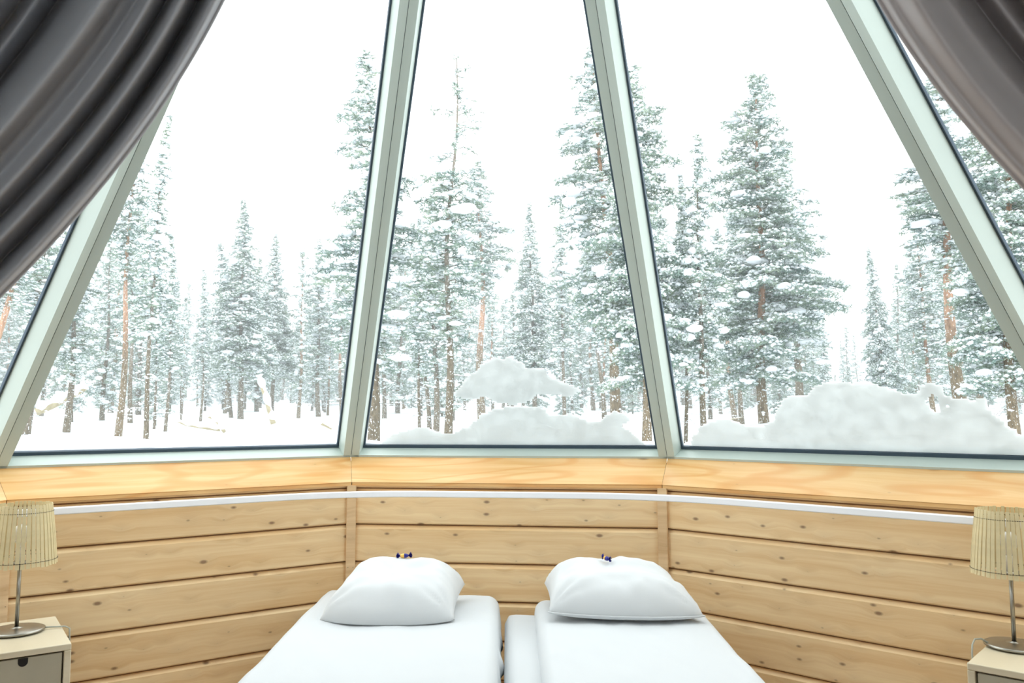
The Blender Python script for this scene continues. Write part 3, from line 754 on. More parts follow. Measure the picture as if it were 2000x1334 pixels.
# ------------------------------------------------------------------ table lamps with slatted shades
SLAT_ME = {}
def lamp(loc, label, seed, cable_pts, rbot=.122, rtop=.098):
    root = empty('table_lamp', loc, label=label, cat='lamp')
    V, F = lathe([(.0, .002), (.088, .002), (.093, .004), (.094, .009), (.088, .012), (.030, .016), (.0085, .018), (.0085, .020)], 64, caps=False); obj('lamp_base', V, F, M_STEEL, root, smooth=True)
    V, F = lathe([(.084, 0), (.084, .004), (.0, .004)], 40, caps=False); obj('base_pad', V, F, M_DARK, root)
    V, F = lathe([(.0068, .016), (.0068, .285)], 20); obj('pole', V, F, M_STEEL, root, smooth=True)
    z0, z1 = .250, .465
    # socket plate and fork under the shade
    V, F = lathe([(.0, .246), (.030, .246), (.033, .249), (.033, .254), (.0, .256)], 28, caps=False); obj('socket_plate', V, F, M_STEEL, root, smooth=True)
    V, F = lathe([(.016, .256), (.016, .305), (.013, .309)], 20); obj('bulb_socket', V, F, M_WHITEP, root, smooth=True)
    V, F = lathe([(.012, .305), (.014, .318), (.026, .340), (.030, .358), (.026, .376), (.012, .388), (.001, .390)], 24); obj('bulb', V, F, M_BULB, root, smooth=True)
    for a in range(3):
        an = a * 2 * math.pi / 3 + .5
        p0 = Vector((.033 * math.cos(an), .033 * math.sin(an), .252)); p1 = Vector((rbot * .985 * math.cos(an), rbot * .985 * math.sin(an), .263))
        V, F = tube([p0, p1], .0014, 6); obj('shade_arm', V, F, M_STEEL, root)
    sh = empty('lamp_shade', (0, 0, 0)); sh.parent = root
    # one slat: a curved thin strip leaning inwards towards the top
    if 'slat' not in SLAT_ME:
        w0, w1, th = .0066, .0056, .0011
        V, F = [], []
        for (x, z, w) in ((rbot, z0 - .006, w0), (rbot * .5 + rtop * .5 + .001, (z0 + z1) / 2, (w0 + w1) / 2), (rtop, z1, w1)):
            V += [(x - th, -w, z), (x + th, -w, z), (x + th, w, z), (x - th, w, z)]
        for j in range(2):
            for k_ in range(4): F.append((j * 4 + k_, j * 4 + (k_ + 1) % 4, j * 4 + 4 + (k_ + 1) % 4, j * 4 + 4 + k_))
        F += [(3, 2, 1, 0), (8, 9, 10, 11)]
        SLAT_ME['slat'] = mesh_data('slat', V, F, M_SLAT)
    ns = 44; rnd = random.Random(seed)
    for i in range(ns):
        o = link('slat', SLAT_ME['slat'], sh, (0, 0, 0), 2 * math.pi * i / ns + rnd.uniform(-.012, .012))
        o.rotation_euler[0] = 0
        o.location = (0, 0, rnd.uniform(-.002, .002))
    for zz, rr in ((z1 - .028, rtop + (rbot - rtop) * .13), (z0 + .012, rbot - .0015)):
        for s_, off_ in ((0, .0014), (1, -.0014)):
            pts = []
            for i in range(ns * 4 + 1):
                a = 2 * math.pi * i / (ns * 4)
                wv = math.cos(math.pi * i / 2) * .0022 * (1 if s_ == 0 else -1)
                pts.append(((rr + wv) * math.cos(a), (rr + wv) * math.sin(a), zz))
            V, F = tube(pts, .0010, 5, caps=False); obj('thread', V, F, M_THREAD, sh)
    pts = [np.array(p) - np.array(loc) for p in cable_pts]
    V, F = tube(pts, .003, 6); obj('cable', V, F, M_CABLE, root, smooth=True)
    return root
lamp((-1.629, -1.505, .622), 'table lamp with a slatted wood-veneer shade on the left bedside table', 3,
     [(-1.555, -1.455, .628), (-1.52, -1.435, .626), (-1.492, -1.425, .626), (-1.478, -1.420, .618), (-1.476, -1.420, .58), (-1.476, -1.420, .3), (-1.476, -1.420, .02)])
lamp((1.918, -1.307, .622), 'table lamp with a slatted wood-veneer shade on the right bedside table', 8,
     [(1.842, -1.30, .629), (1.815, -1.30, .645), (1.785, -1.32, .648), (1.766, -1.345, .636), (1.757, -1.362, .61), (1.757, -1.366, .56), (1.757, -1.366, .3), (1.757, -1.366, .02)])

# ------------------------------------------------------------------ curtains (hang about 1.5 m in front of the camera, pulled aside)
def curtain(Y, top, mid, bot, folds, mat, label, name='curtain', nu=340, nv=70):
    """top/mid/bot: functions s -> picture position at the fold's top, middle and lower end, all read on the plane Y; folds: (s, depth)"""
    V, F = [], []
    fs = [f[0] for f in folds]; fd = [f[1] for f in folds]
    def depth(s):
        for i in range(len(fs) - 1):
            if fs[i] <= s <= fs[i + 1]:
                t = (s - fs[i]) / (fs[i + 1] - fs[i]); t = (1 - math.cos(math.pi * t)) / 2
                return fd[i] * (1 - t) + fd[i + 1] * t
        return fd[-1] if s > fs[-1] else fd[0]
    for j in range(nv + 1):
        t = j / nv
        for i in range(nu + 1):
            s = i / nu
            sw = s + .012 * math.sin(t * 4.2 + s * 9) * min(1, s * 4)
            a, m_, b = top(s), mid(s), bot(s)
            # quadratic through the three points at t = 0, .5, 1
            l0, l1, l2 = (1 - t) * (1 - 2 * t), 4 * t * (1 - t), t * (2 * t - 1)
            px, py = [l0 * a[q] + l1 * m_[q] + l2 * b[q] for q in (0, 1)]
            d = depth(sw) * (1.7 - .5 * t) + .010 * noise.noise(Vector((s * 8, t * 3, 2)))
            V.append(atY(px, py, Y - d))
    for j in range(nv):
        for i in range(nu):
            a = j * (nu + 1) + i; F.append((a, a + 1, a + nu + 2, a + nu + 1))
    c = np.mean(np.array(V), axis=0)
    root = empty(name, (c[0], c[1], c[2]), label=label, cat='curtain')
    o = obj('curtain_cloth', [v - c for v in V], F, mat, root, smooth=True)
    md = o.modifiers.new('cloth', 'SOLIDIFY'); md.thickness = .004; md.offset = 0
    # rolled hem along the free edge
    pts = [V[j * (nu + 1)] - c for j in range(0, nv + 1)]
    Vh, Fh = tube(pts, .0045, 8); obj('curtain_hem', Vh, Fh, mat, root, smooth=True)
    return root
# left curtain
def Lt(s): return (512 - 900 * s, -190 - 40 * s)
def Lm(s): return (217 - 640 * s, 338 - 560 * s ** 1.05)
def Lb(s): return (-330 - 520 * s, 866 - 640 * s)
curtain(-2.86, Lt, Lm, Lb,
        [(0, .0), (.02, .02), (.055, -.045), (.092, .035), (.125, -.02), (.16, .045), (.185, .02), (.215, .035), (.25, .075), (.33, -.075), (.375, .0), (.40, -.01), (.455, .06), (.50, .02), (.60, -.06), (.72, .06), (.84, -.05), (1, .04)],
        M_CURT_L, 'grey satin curtain swept aside in diagonal folds at the upper left')
def Rt(s): return (1634 + 760 * s, -180)
def Rm(s): return (1866 + 620 * s, 214 - 290 * s)
def Rb(s): return (2300 + 440 * s, 640 - 420 * s)
curtain(-2.80, Rt, Rm, Rb,
        [(0, .0), (.03, .02), (.10, .045), (.17, .03), (.23, -.075), (.28, -.02), (.33, -.05), (.40, .05), (.47, -.06), (.60, .05), (.72, -.05), (.86, .04), (1, -.03)],
        M_CURT_R, 'taupe satin curtain swept aside at the upper right', nu=260)
#ENDPART2
# ------------------------------------------------------------------ snow lying on the outside of the glass
def glass_snow(k, outline, label, thick, seed, holes=(), res=.0125):
    a, u, v, n = PLANE[k]
    P0 = a + n * (RD + .003)
    def uv(px):
        q = onplane(px[0], px[1], P0, n) - P0; return (q @ u, q @ v)
    poly = [uv(p) for p in outline]; hp = [[uv(p) for p in h] for h in holes]
    PA = np.array(poly)
    x0, y0 = PA.min(0) - .01; x1, y1 = PA.max(0) + .01
    y0 = max(y0, .0215)
    nx, ny = int((x1 - x0) / res) + 1, int((y1 - y0) / res) + 1
    X, Y = np.meshgrid(x0 + np.arange(nx) * res, y0 + np.arange(ny) * res)
    def sd(poly):
        pts = np.array(poly); q = np.roll(pts, -1, 0)
        ins = np.zeros(X.shape, bool); dist = np.full(X.shape, 9.)
        for (ax, ay), (bx, by) in zip(pts, q):
            dx, dy = bx - ax, by - ay; l2 = dx * dx + dy * dy + 1e-12
            t = np.clip(((X - ax) * dx + (Y - ay) * dy) / l2, 0, 1)
            dist = np.minimum(dist, np.hypot(X - ax - t * dx, Y - ay - t * dy))
            c = ((ay > Y) != (by > Y)); xi = ax + (Y - ay) * dx / (dy if abs(dy) > 1e-9 else 1e-9)
            ins ^= c & (X < xi)
        return np.where(ins, dist, -dist)
    S = sd(poly)
    for h in hp: S = np.minimum(S, -sd(h))
    rag = np.array([[.010 * noise.noise(Vector((X[j, i] * 22, Y[j, i] * 22, seed))) + .014 * noise.noise(Vector((X[j, i] * 7, Y[j, i] * 7, seed + 5))) for i in range(nx)] for j in range(ny)])
    S = S + rag
    nzt = np.array([[.12 * noise.noise(Vector((X[j, i] * 3, Y[j, i] * 3, seed + 2))) for i in range(nx)] for j in range(ny)])
    S2 = np.clip(S, 0, None)
    H = np.minimum(thick * (1 + nzt), S2 * 1.1 + .0)
    idx = -np.ones(X.shape, int); V = []; F = []
    org = P0 + u * (x0 + x1) / 2 + v * y0
    for j in range(ny):
        for i in range(nx):
            if S[j, i] > -res * .9:
                x, y = X[j, i], Y[j, i]
                idx[j, i] = len(V) // 2
                p = P0 + u * x + v * y - org
                V.append(p); V.append(p + n * (H[j, i] + .0015))
    for j in range(ny - 1):
        for i in range(nx - 1):
            q = (idx[j, i], idx[j, i + 1], idx[j + 1, i + 1], idx[j + 1, i])
            if min(q) >= 0 and S[j:j + 2, i:i + 2].mean() > 0:
                F.append(tuple(2 * e for e in q)); F.append(tuple(2 * e + 1 for e in q[::-1]))
    o = obj('window_snow', V, F, M_GSNOW, None, smooth=True, loc=org)
    tag(o, label, 'snow patch'); return o
glass_snow(0, [(735, 884), (742, 862), (770, 846), (830, 836), (878, 850), (905, 836), (932, 822), (945, 806), (985, 797), (1030, 794), (1062, 800), (1078, 812), (1110, 808), (1140, 822), (1170, 826), (1182, 812), (1198, 803), (1222, 806), (1233, 818), (1214, 832), (1240, 848), (1262, 868), (1264, 884)],
           'low bank of grey snow stuck along the foot of the middle window', .05, 3)
glass_snow(0, [(872, 772), (905, 752), (938, 716), (965, 702), (998, 699), (1022, 708), (1030, 722), (1058, 718), (1080, 738), (1112, 752), (1138, 762), (1122, 774), (1085, 768), (1050, 772), (1034, 784), (1004, 792), (975, 786), (948, 774), (915, 780), (890, 774)],
           'small domed clump of snow stuck to the middle window above the bank', .035, 8)
glass_snow(1, [(1345, 888), (1352, 850), (1372, 828), (1400, 821), (1436, 824), (1462, 833), (1490, 833), (1510, 824), (1520, 800), (1530, 782), (1545, 770), (1572, 772), (1592, 757), (1622, 747), (1648, 750), (1664, 752), (1690, 745), (1712, 756), (1745, 762), (1770, 771), (1790, 768), (1798, 752), (1816, 746), (1838, 752), (1846, 768), (1866, 780), (1900, 783), (1926, 782), (1932, 808), (1952, 822), (1990, 846), (2060, 872), (2140, 905), (1345, 895)],
           'wide mound of grey snow stuck over the foot of the right window', .06, 5, holes=[[(1822, 772), (1833, 780), (1838, 806), (1826, 806), (1812, 794), (1800, 786)], [(1846, 787), (1858, 790), (1856, 797), (1846, 796)]])

# ------------------------------------------------------------------ the forest
def gz(d):    # snow level against distance
    xs = [0, 10, 17, 25, 35, 50, 60, 75, 95, 140]; ys = [.80, .80, .78, .84, 1.16, 1.60, 1.95, 2.45, 3.3, 5.0]
    return float(np.interp(d, xs, ys))
def ground_z(x, y):
    d = math.hypot(x - CAM[0], y - CAM[1])
    z = gz(d)
    z += .10 * noise.noise(Vector((x * .35, y * .35, 0))) * min(1, d / 12) + .035 * noise.noise(Vector((x * 1.3, y * 1.3, 4)))
    return z
xs = []; V, F = [], []
ra = [4.9 * 1.055 ** i for i in range(64)]
ra = [r for r in ra if r < 140] + [140]
na = 150
for i, r in enumerate(ra):
    for j in range(na + 1):
        a = math.radians(-100 + 200 * j / na) + .114
        x, y = CAM[0] + r * math.sin(a), CAM[1] + r * math.cos(a)
        if r < 7.5:   # keep clear of the cabin
            x, y = CAM[0] + 1.0 * 0 + r * math.sin(a), CAM[1] + r * math.cos(a)
        V.append((x, y, ground_z(x, y)))
for i in range(len(ra) - 1):
    for j in range(na):
        a = i * (na + 1) + j
        cx = sum(V[q][0] for q in (a, a + na + 2)) / 2; cy = sum(V[q][1] for q in (a, a + na + 2)) / 2
        if cy < .45 and abs(cx) < 3.4 or (cy < .55 + .0 and abs(cx - .2) < 3.3 and cy < .5): continue
        F.append((a, a + 1, a + na + 2, a + na + 1))
grd = obj('snow_ground', V, F, M_GROUND, None, smooth=True, kind='structure')
grd['label'] = 'snow-covered forest floor outside the cabin'

ICO = None
def ico():
    bm = bmesh.new(); bmesh.ops.create_icosphere(bm, subdivisions=1, radius=1.0)
    v = np.array([q.co[:] for q in bm.verts]); f = np.array([[q.index for q in fc.verts] for fc in bm.faces]); bm.free(); return v, f
ICO = ico()
OCT = (np.array([(1, 0, 0), (0, 1, 0), (-1, 0, 0), (0, -1, 0), (0, 0, 1), (0, 0, -.8)], float), np.array([(0, 1, 4), (1, 2, 4), (2, 3, 4), (3, 0, 4), (1, 0, 5), (2, 1, 5), (3, 2, 5), (0, 3, 5)]))
bm = bmesh.new(); bmesh.ops.create_icosphere(bm, subdivisions=2, radius=1.0)
ICO2 = (np.array([q.co[:] for q in bm.verts]), np.array([[q.index for q in fc.verts] for fc in bm.faces])); bm.free()
def fast_mesh(name, V, F, mat, smooth=False):
    me = bpy.data.meshes.new(name); V = np.asarray(V, np.float32); F = np.asarray(F, np.int32)
    me.vertices.add(len(V)); me.vertices.foreach_set('co', V.ravel())
    k = F.shape[1]
    me.loops.add(F.size); me.loops.foreach_set('vertex_index', F.ravel())
    me.polygons.add(len(F)); me.polygons.foreach_set('loop_start', np.arange(0, F.size, k, dtype=np.int32))
    me.polygons.foreach_set('loop_total', np.full(len(F), k, dtype=np.int32)) if hasattr(me.polygons[0], 'loop_total') and False else None
    me.update(calc_edges=True); me.materials.append(mat)
    if smooth: me.polygons.foreach_set('use_smooth', np.ones(len(F), bool))
    return me
def blobs(cen, rad, rng, tpl, jit=.25):
    tv, tf = tpl; n = len(cen)
    J = 1 + rng.uniform(-jit, jit, (n, len(tv), 1))
    a = rng.uniform(0, 6.28, n); ca, sa = np.cos(a), np.sin(a)
    T = tv[None] * J * rad[:, None, :]
    x = T[..., 0] * ca[:, None] - T[..., 1] * sa[:, None]; y = T[..., 0] * sa[:, None] + T[..., 1] * ca[:, None]
    V = np.stack([x, y, T[..., 2]], -1) + cen[:, None, :]
    F = tf[None] + (np.arange(n) * len(tv))[:, None, None]
    return V.reshape(-1, 3), F.reshape(-1, 3)
def tufts(cen, size, rng, nsp=7):
    n = len(cen)
    d = rng.normal(0, 1, (n, nsp, 3)); d[..., 2] = d[..., 2] * .75 + .05
    d /= np.linalg.norm(d, axis=-1, keepdims=True)
    s = np.cross(d, rng.normal(0, 1, (n, nsp, 3))); s /= np.linalg.norm(s, axis=-1, keepdims=True)
    L = size[:, None, None] * rng.uniform(.7, 1.3, (n, nsp, 1)); w = L * .17
    c = cen[:, None, :]
    V = np.stack([c - s * w * .7, c + s * w * .7, c + d * L * .6 + s * w, c + d * L], 2)   # a slim leaf-shaped quad
    V[:, :, 3] = c + d * L
    V = np.stack([c - s * w * .5 + d * L * .05, c + s * w * .5 + d * L * .05, c + d * L + s * w * .35, c + d * L - s * w * .35], 2)
    F = np.arange(n * nsp * 4).reshape(-1, 4)
    return V.reshape(-1, 3), F

PROTO = {}
def tree_proto(key, seed, crown0, R, nb, bark, shape='pine', snow=1.0, sparse_top=0.0, H=10.0, trunk_r=.10, low_dead=14, tuft=.092, needle=1.0, nsp=7, clumps=26, step=.095):
    rng = np.random.default_rng(seed)
    # trunk with a slight wander
    nt_ = 16; ph = rng.uniform(0, 6, 4)
    def axis(z):
        t = z / H
        return np.array([.13 * math.sin(t * 4 + ph[0]) * t + .05 * math.sin(t * 11 + ph[1]), .13 * math.sin(t * 3.4 + ph[2]) * t + .05 * math.sin(t * 9 + ph[3]), z])
    base = axis(0)
    pts = [axis(-.4 + (H + .2) * i / nt_) - base for i in range(nt_ + 1)]
    rad = [max(.012, trunk_r * (1.12 - max(0, (p[2] / H)) ** .9 * 1.05)) for p in pts]; rad[0] *= 1.15; rad[1] *= 1.05
    Vt, Ft = tube(pts, rad, 10)
    trunk = mesh_data('trunk', Vt, Ft, bark, True)
    def ax(z): return axis(z) - base
    BV, BF, boff = [], [], 0
    T, S, SR = [], [], []
    def prof(t):   # t: 0 crown bottom .. 1 top
        if shape == 'spruce': return (1 - t) ** .85 * (.35 + .65 * min(1, t * 6 + .35)) + .03
        if shape == 'round': return math.sin(min(1, .18 + t * .86) * math.pi) ** .7 * (1 - .25 * t) + .03
        return (min(1, .45 + t * 2.2) * (1 - t) ** .62) * .95 + .05
    def add_branch(p0, p1, p2, r0, r1):
        nonlocal boff
        ps = [p0, (p0 + p1) / 2 * 1.0, p1, p2]
        V, F = tube(ps, [r0, r0 * .8, (r0 + r1) / 2, r1], 3, caps=False)
        BV.extend(V); BF.extend([tuple(i + boff for i in f) for f in F]); boff += len(V)
    for b in range(nb):
        t = (b + rng.uniform(0, .9)) / nb
        t = t ** .92
        z = H * (crown0 + (1 - crown0) * t * .985)
        az = b * 2.39996 + rng.uniform(-.5, .5)
        Lb = R * prof(t) * rng.uniform(.62, 1.15)
        if shape != 'spruce': Lb *= rng.choice([1, 1.05, .9, .6, 1.25, .4])
        sp = sparse_top and t > 1 - sparse_top
        if sp and rng.random() < .45: continue
        if sp: Lb *= rng.uniform(1.0, 1.5)
        up = (.1 + .45 * t if shape != 'spruce' else .05) + rng.uniform(-.15, .15)
        dirh = np.array([math.cos(az), math.sin(az), 0])
        p0 = ax(z); p1 = p0 + dirh * Lb * .5 + np.array([0, 0, up * Lb * .5])
        droop = (.25 if shape != 'spruce' else .45) * (1 - .5 * t)
        p2 = p0 + dirh * Lb + np.array([0, 0, up * Lb * .5 - droop * Lb * .8])
        add_branch(p0, p1, p2, .010 + .012 * (1 - t), .004)
        npt = max(3, int(Lb / step))
        side = np.array([-dirh[1], dirh[0], 0])
        for i in range(npt):
            s = (i + .6) / npt
            q = (1 - s) ** 2 * p0 + 2 * s * (1 - s) * p1 + s * s * p2
            if s < .22 and Lb > .6: continue
            wl = (.34 * Lb * (1 - abs(s - .55) * 1.1)) * (.4 if sp else 1)
            for sg in (-1, 1):
                ntw = max(1, int(wl / (step * .9)))
                for k_ in range(ntw):
                    f = (k_ + rng.uniform(.2, .9)) / ntw
                    qq = q + side * sg * wl * f + dirh * wl * f * .45 + np.array([0, 0, -.22 * wl * f * f + rng.uniform(-.10, .08)])
                    if sp and rng.random() < .55: continue
                    if rng.random() < needle: T.append(qq)
                    if rng.random() < .72 * snow:
                        S.append(qq + np.array([rng.uniform(-.03, .03), rng.uniform(-.03, .03), .035])); r_ = rng.uniform(.028, .066); SR.append((r_ * 1.35, r_ * .9, r_ * .62))
            if not sp or rng.random() < .4:
                if rng.random() < needle: T.append(q + np.array([0, 0, .01]))
            if rng.random() < .75 * snow * (.5 if sp else 1):
                S.append(q + np.array([0, 0, .045])); r_ = rng.uniform(.035, .085); SR.append((r_ * 1.4, r_, r_ * .62))
    # thin dead snow-laden branches on the lower trunk
    for b in range(low_dead):
        z = H * rng.uniform(.06, crown0 + .06); az = rng.uniform(0, 6.28); Lb = rng.uniform(.3, 1.1)
        dirh = np.array([math.cos(az), math.sin(az), 0]); p0 = ax(z)
        p1 = p0 + dirh * Lb * .5 + np.array([0, 0, rng.uniform(-.05, .12)]); p2 = p0 + dirh * Lb + np.array([0, 0, rng.uniform(-.3, .1)])
        add_branch(p0, p1, p2, .010, .003)
        for i in range(int(Lb / .09)):
            s = (i + .5) / (Lb / .09)
            if rng.random() < .7:
                q = (1 - s) ** 2 * p0 + 2 * s * (1 - s) * p1 + s * s * p2
                S.append(q + np.array([0, 0, .022])); r_ = rng.uniform(.022, .042); SR.append((r_ * 1.6, r_ * 1.1, r_ * .7))
    T = np.array(T); S = np.array(S); SR = np.array(SR)
    Vb, Fb = blobs(S, SR * 1.12, rng, OCT)
    # heavy clumps
    if clumps:
        clumps = int(clumps * 1.8); ci = rng.choice(len(T), clumps); r_ = rng.uniform(.07, .19, clumps)
        Vc, Fc = blobs(T[ci] + np.array([0, 0, .06]), np.stack([r_ * 1.45, r_, r_ * .58], 1), rng, ICO2, .16)
        Fb = np.concatenate([Fb, Fc + len(Vb)]); Vb = np.concatenate([Vb, Vc])
    Vn, Fn = tufts(T, rng.uniform(tuft * .75, tuft * 1.3, len(T)), rng, nsp)
    PROTO[key] = dict(trunk=trunk, branches=fast_mesh_any('branches', BV, BF, M_TWIG), needles=fast_mesh_any('needles', Vn, Fn, M_NEEDLE), snow=fast_mesh_any('snow', Vb, Fb, M_SNOW, True), H=H)
    return len(Fb) + len(Fn) * 2
def fast_mesh_any(name, V, F, mat, smooth=False):
    me = bpy.data.meshes.new(name)
    V = np.asarray([tuple(v) for v in V] if not isinstance(V, np.ndarray) else V, np.float32); F = np.asarray(F, np.int32)
    k = F.shape[1]
    me.vertices.add(len(V)); me.vertices.foreach_set('co', V.ravel())
    me.loops.add(F.size); me.loops.foreach_set('vertex_index', F.ravel())
    me.polygons.add(len(F)); me.polygons.foreach_set('loop_start', np.arange(0, F.size, k, dtype=np.int32))
    me.update(calc_edges=True); me.materials.append(mat)
    if smooth: me.polygons.foreach_set('use_smooth', np.ones(len(F), bool))
    return me

tot = 0
tot += tree_proto('red_tall', 1, .44, 1.15, 110, M_BARK_RED, 'pine', trunk_r=.13, low_dead=16)
tot += tree_proto('red_full', 2, .28, 1.55, 130, M_BARK_RED, 'pine', trunk_r=.13, clumps=40)
tot += tree_proto('grey_full', 3, .20, 1.35, 130, M_BARK_GREY, 'pine', trunk_r=.12, clumps=40)
tot += tree_proto('grey_tall', 4, .36, 1.0, 110, M_BARK_GREY, 'pine', trunk_r=.10, low_dead=30)
tot += tree_proto('spruce', 5, .20, 1.7, 170, M_BARK_GREY, 'spruce', trunk_r=.12, snow=1.1, clumps=46)
tot += tree_proto('slim', 6, .30, .8, 110, M_BARK_GREY, 'spruce', trunk_r=.075, low_dead=26, clumps=18)
tot += tree_proto('sparse', 7, .24, 1.1, 110, M_BARK_GREY, 'pine', trunk_r=.09, sparse_top=.42, low_dead=26, snow=.8, clumps=14)
tot += tree_proto('broad', 8, .14, 2.1, 190, M_BARK_RED, 'pine', trunk_r=.14, clumps=70, snow=1.05)
# snowier, coarser kinds for the far rows; the extra snow whitens them like haze
tot += tree_proto('far_a', 11, .08, 1.5, 90, M_BARK_GREY, 'spruce', trunk_r=.13, snow=1.3, tuft=.14, nsp=5, step=.13, clumps=50, low_dead=34)
tot += tree_proto('far_b', 12, .17, 1.3, 80, M_BARK_GREY, 'pine', trunk_r=.13, snow=1.3, tuft=.14, nsp=5, step=.13, clumps=44, low_dead=40)
tot += tree_proto('far_c', 13, .14, 1.2, 80, M_BARK_RED, 'pine', trunk_r=.12, snow=1.3, tuft=.14, nsp=5, step=.13, clumps=40, low_dead=40)
# low snowed-in undergrowth
tot += tree_proto('young', 14, .05, 2.2, 70, M_BARK_GREY, 'spruce', trunk_r=.12, snow=1.3, tuft=.2, nsp=5, step=.16, clumps=40, low_dead=0)
print('tree prototype triangles', tot)

def plant(key, name, x, y, H, lean=(0, 0), az=0, label=None, group=None, rs=1.0):
    p = PROTO[key]; z = ground_z(x, y) - .03
    r = empty(name, (x, y, z), label=label, cat='tree', group=group)
    s = H / p['H']
    r.rotation_euler = (-lean[1], lean[0], 0)
    r.scale = (s * rs, s * rs, s)
    for part in ('trunk', 'branches', 'needles', 'snow'):
        o = link(part, p[part], r, rz=az)
        if part != 'trunk': o['kind'] = 'stuff'
    return r
def fore(key, name, xb, yb, xt, yt, d, label, az=0, rs=1.0):
    """one tree of the front rows: foot and top as read off the photograph, at its distance d"""
    dr = ray(xb, 808); h = math.hypot(dr[0], dr[1])
    x, y = CAM[0] + dr[0] / h * d, CAM[1] + dr[1] / h * d
    z = ground_z(x, y)
    depth = (np.array([x, y, 1.42]) - CAM) @ FW
    topz = atY(xt, yt, y)
    H = topz[2] - z
    lean = math.atan2(topz[0] - x, H)
    plant(key, name, x, y, H, (lean, 0), az, label, None, rs)

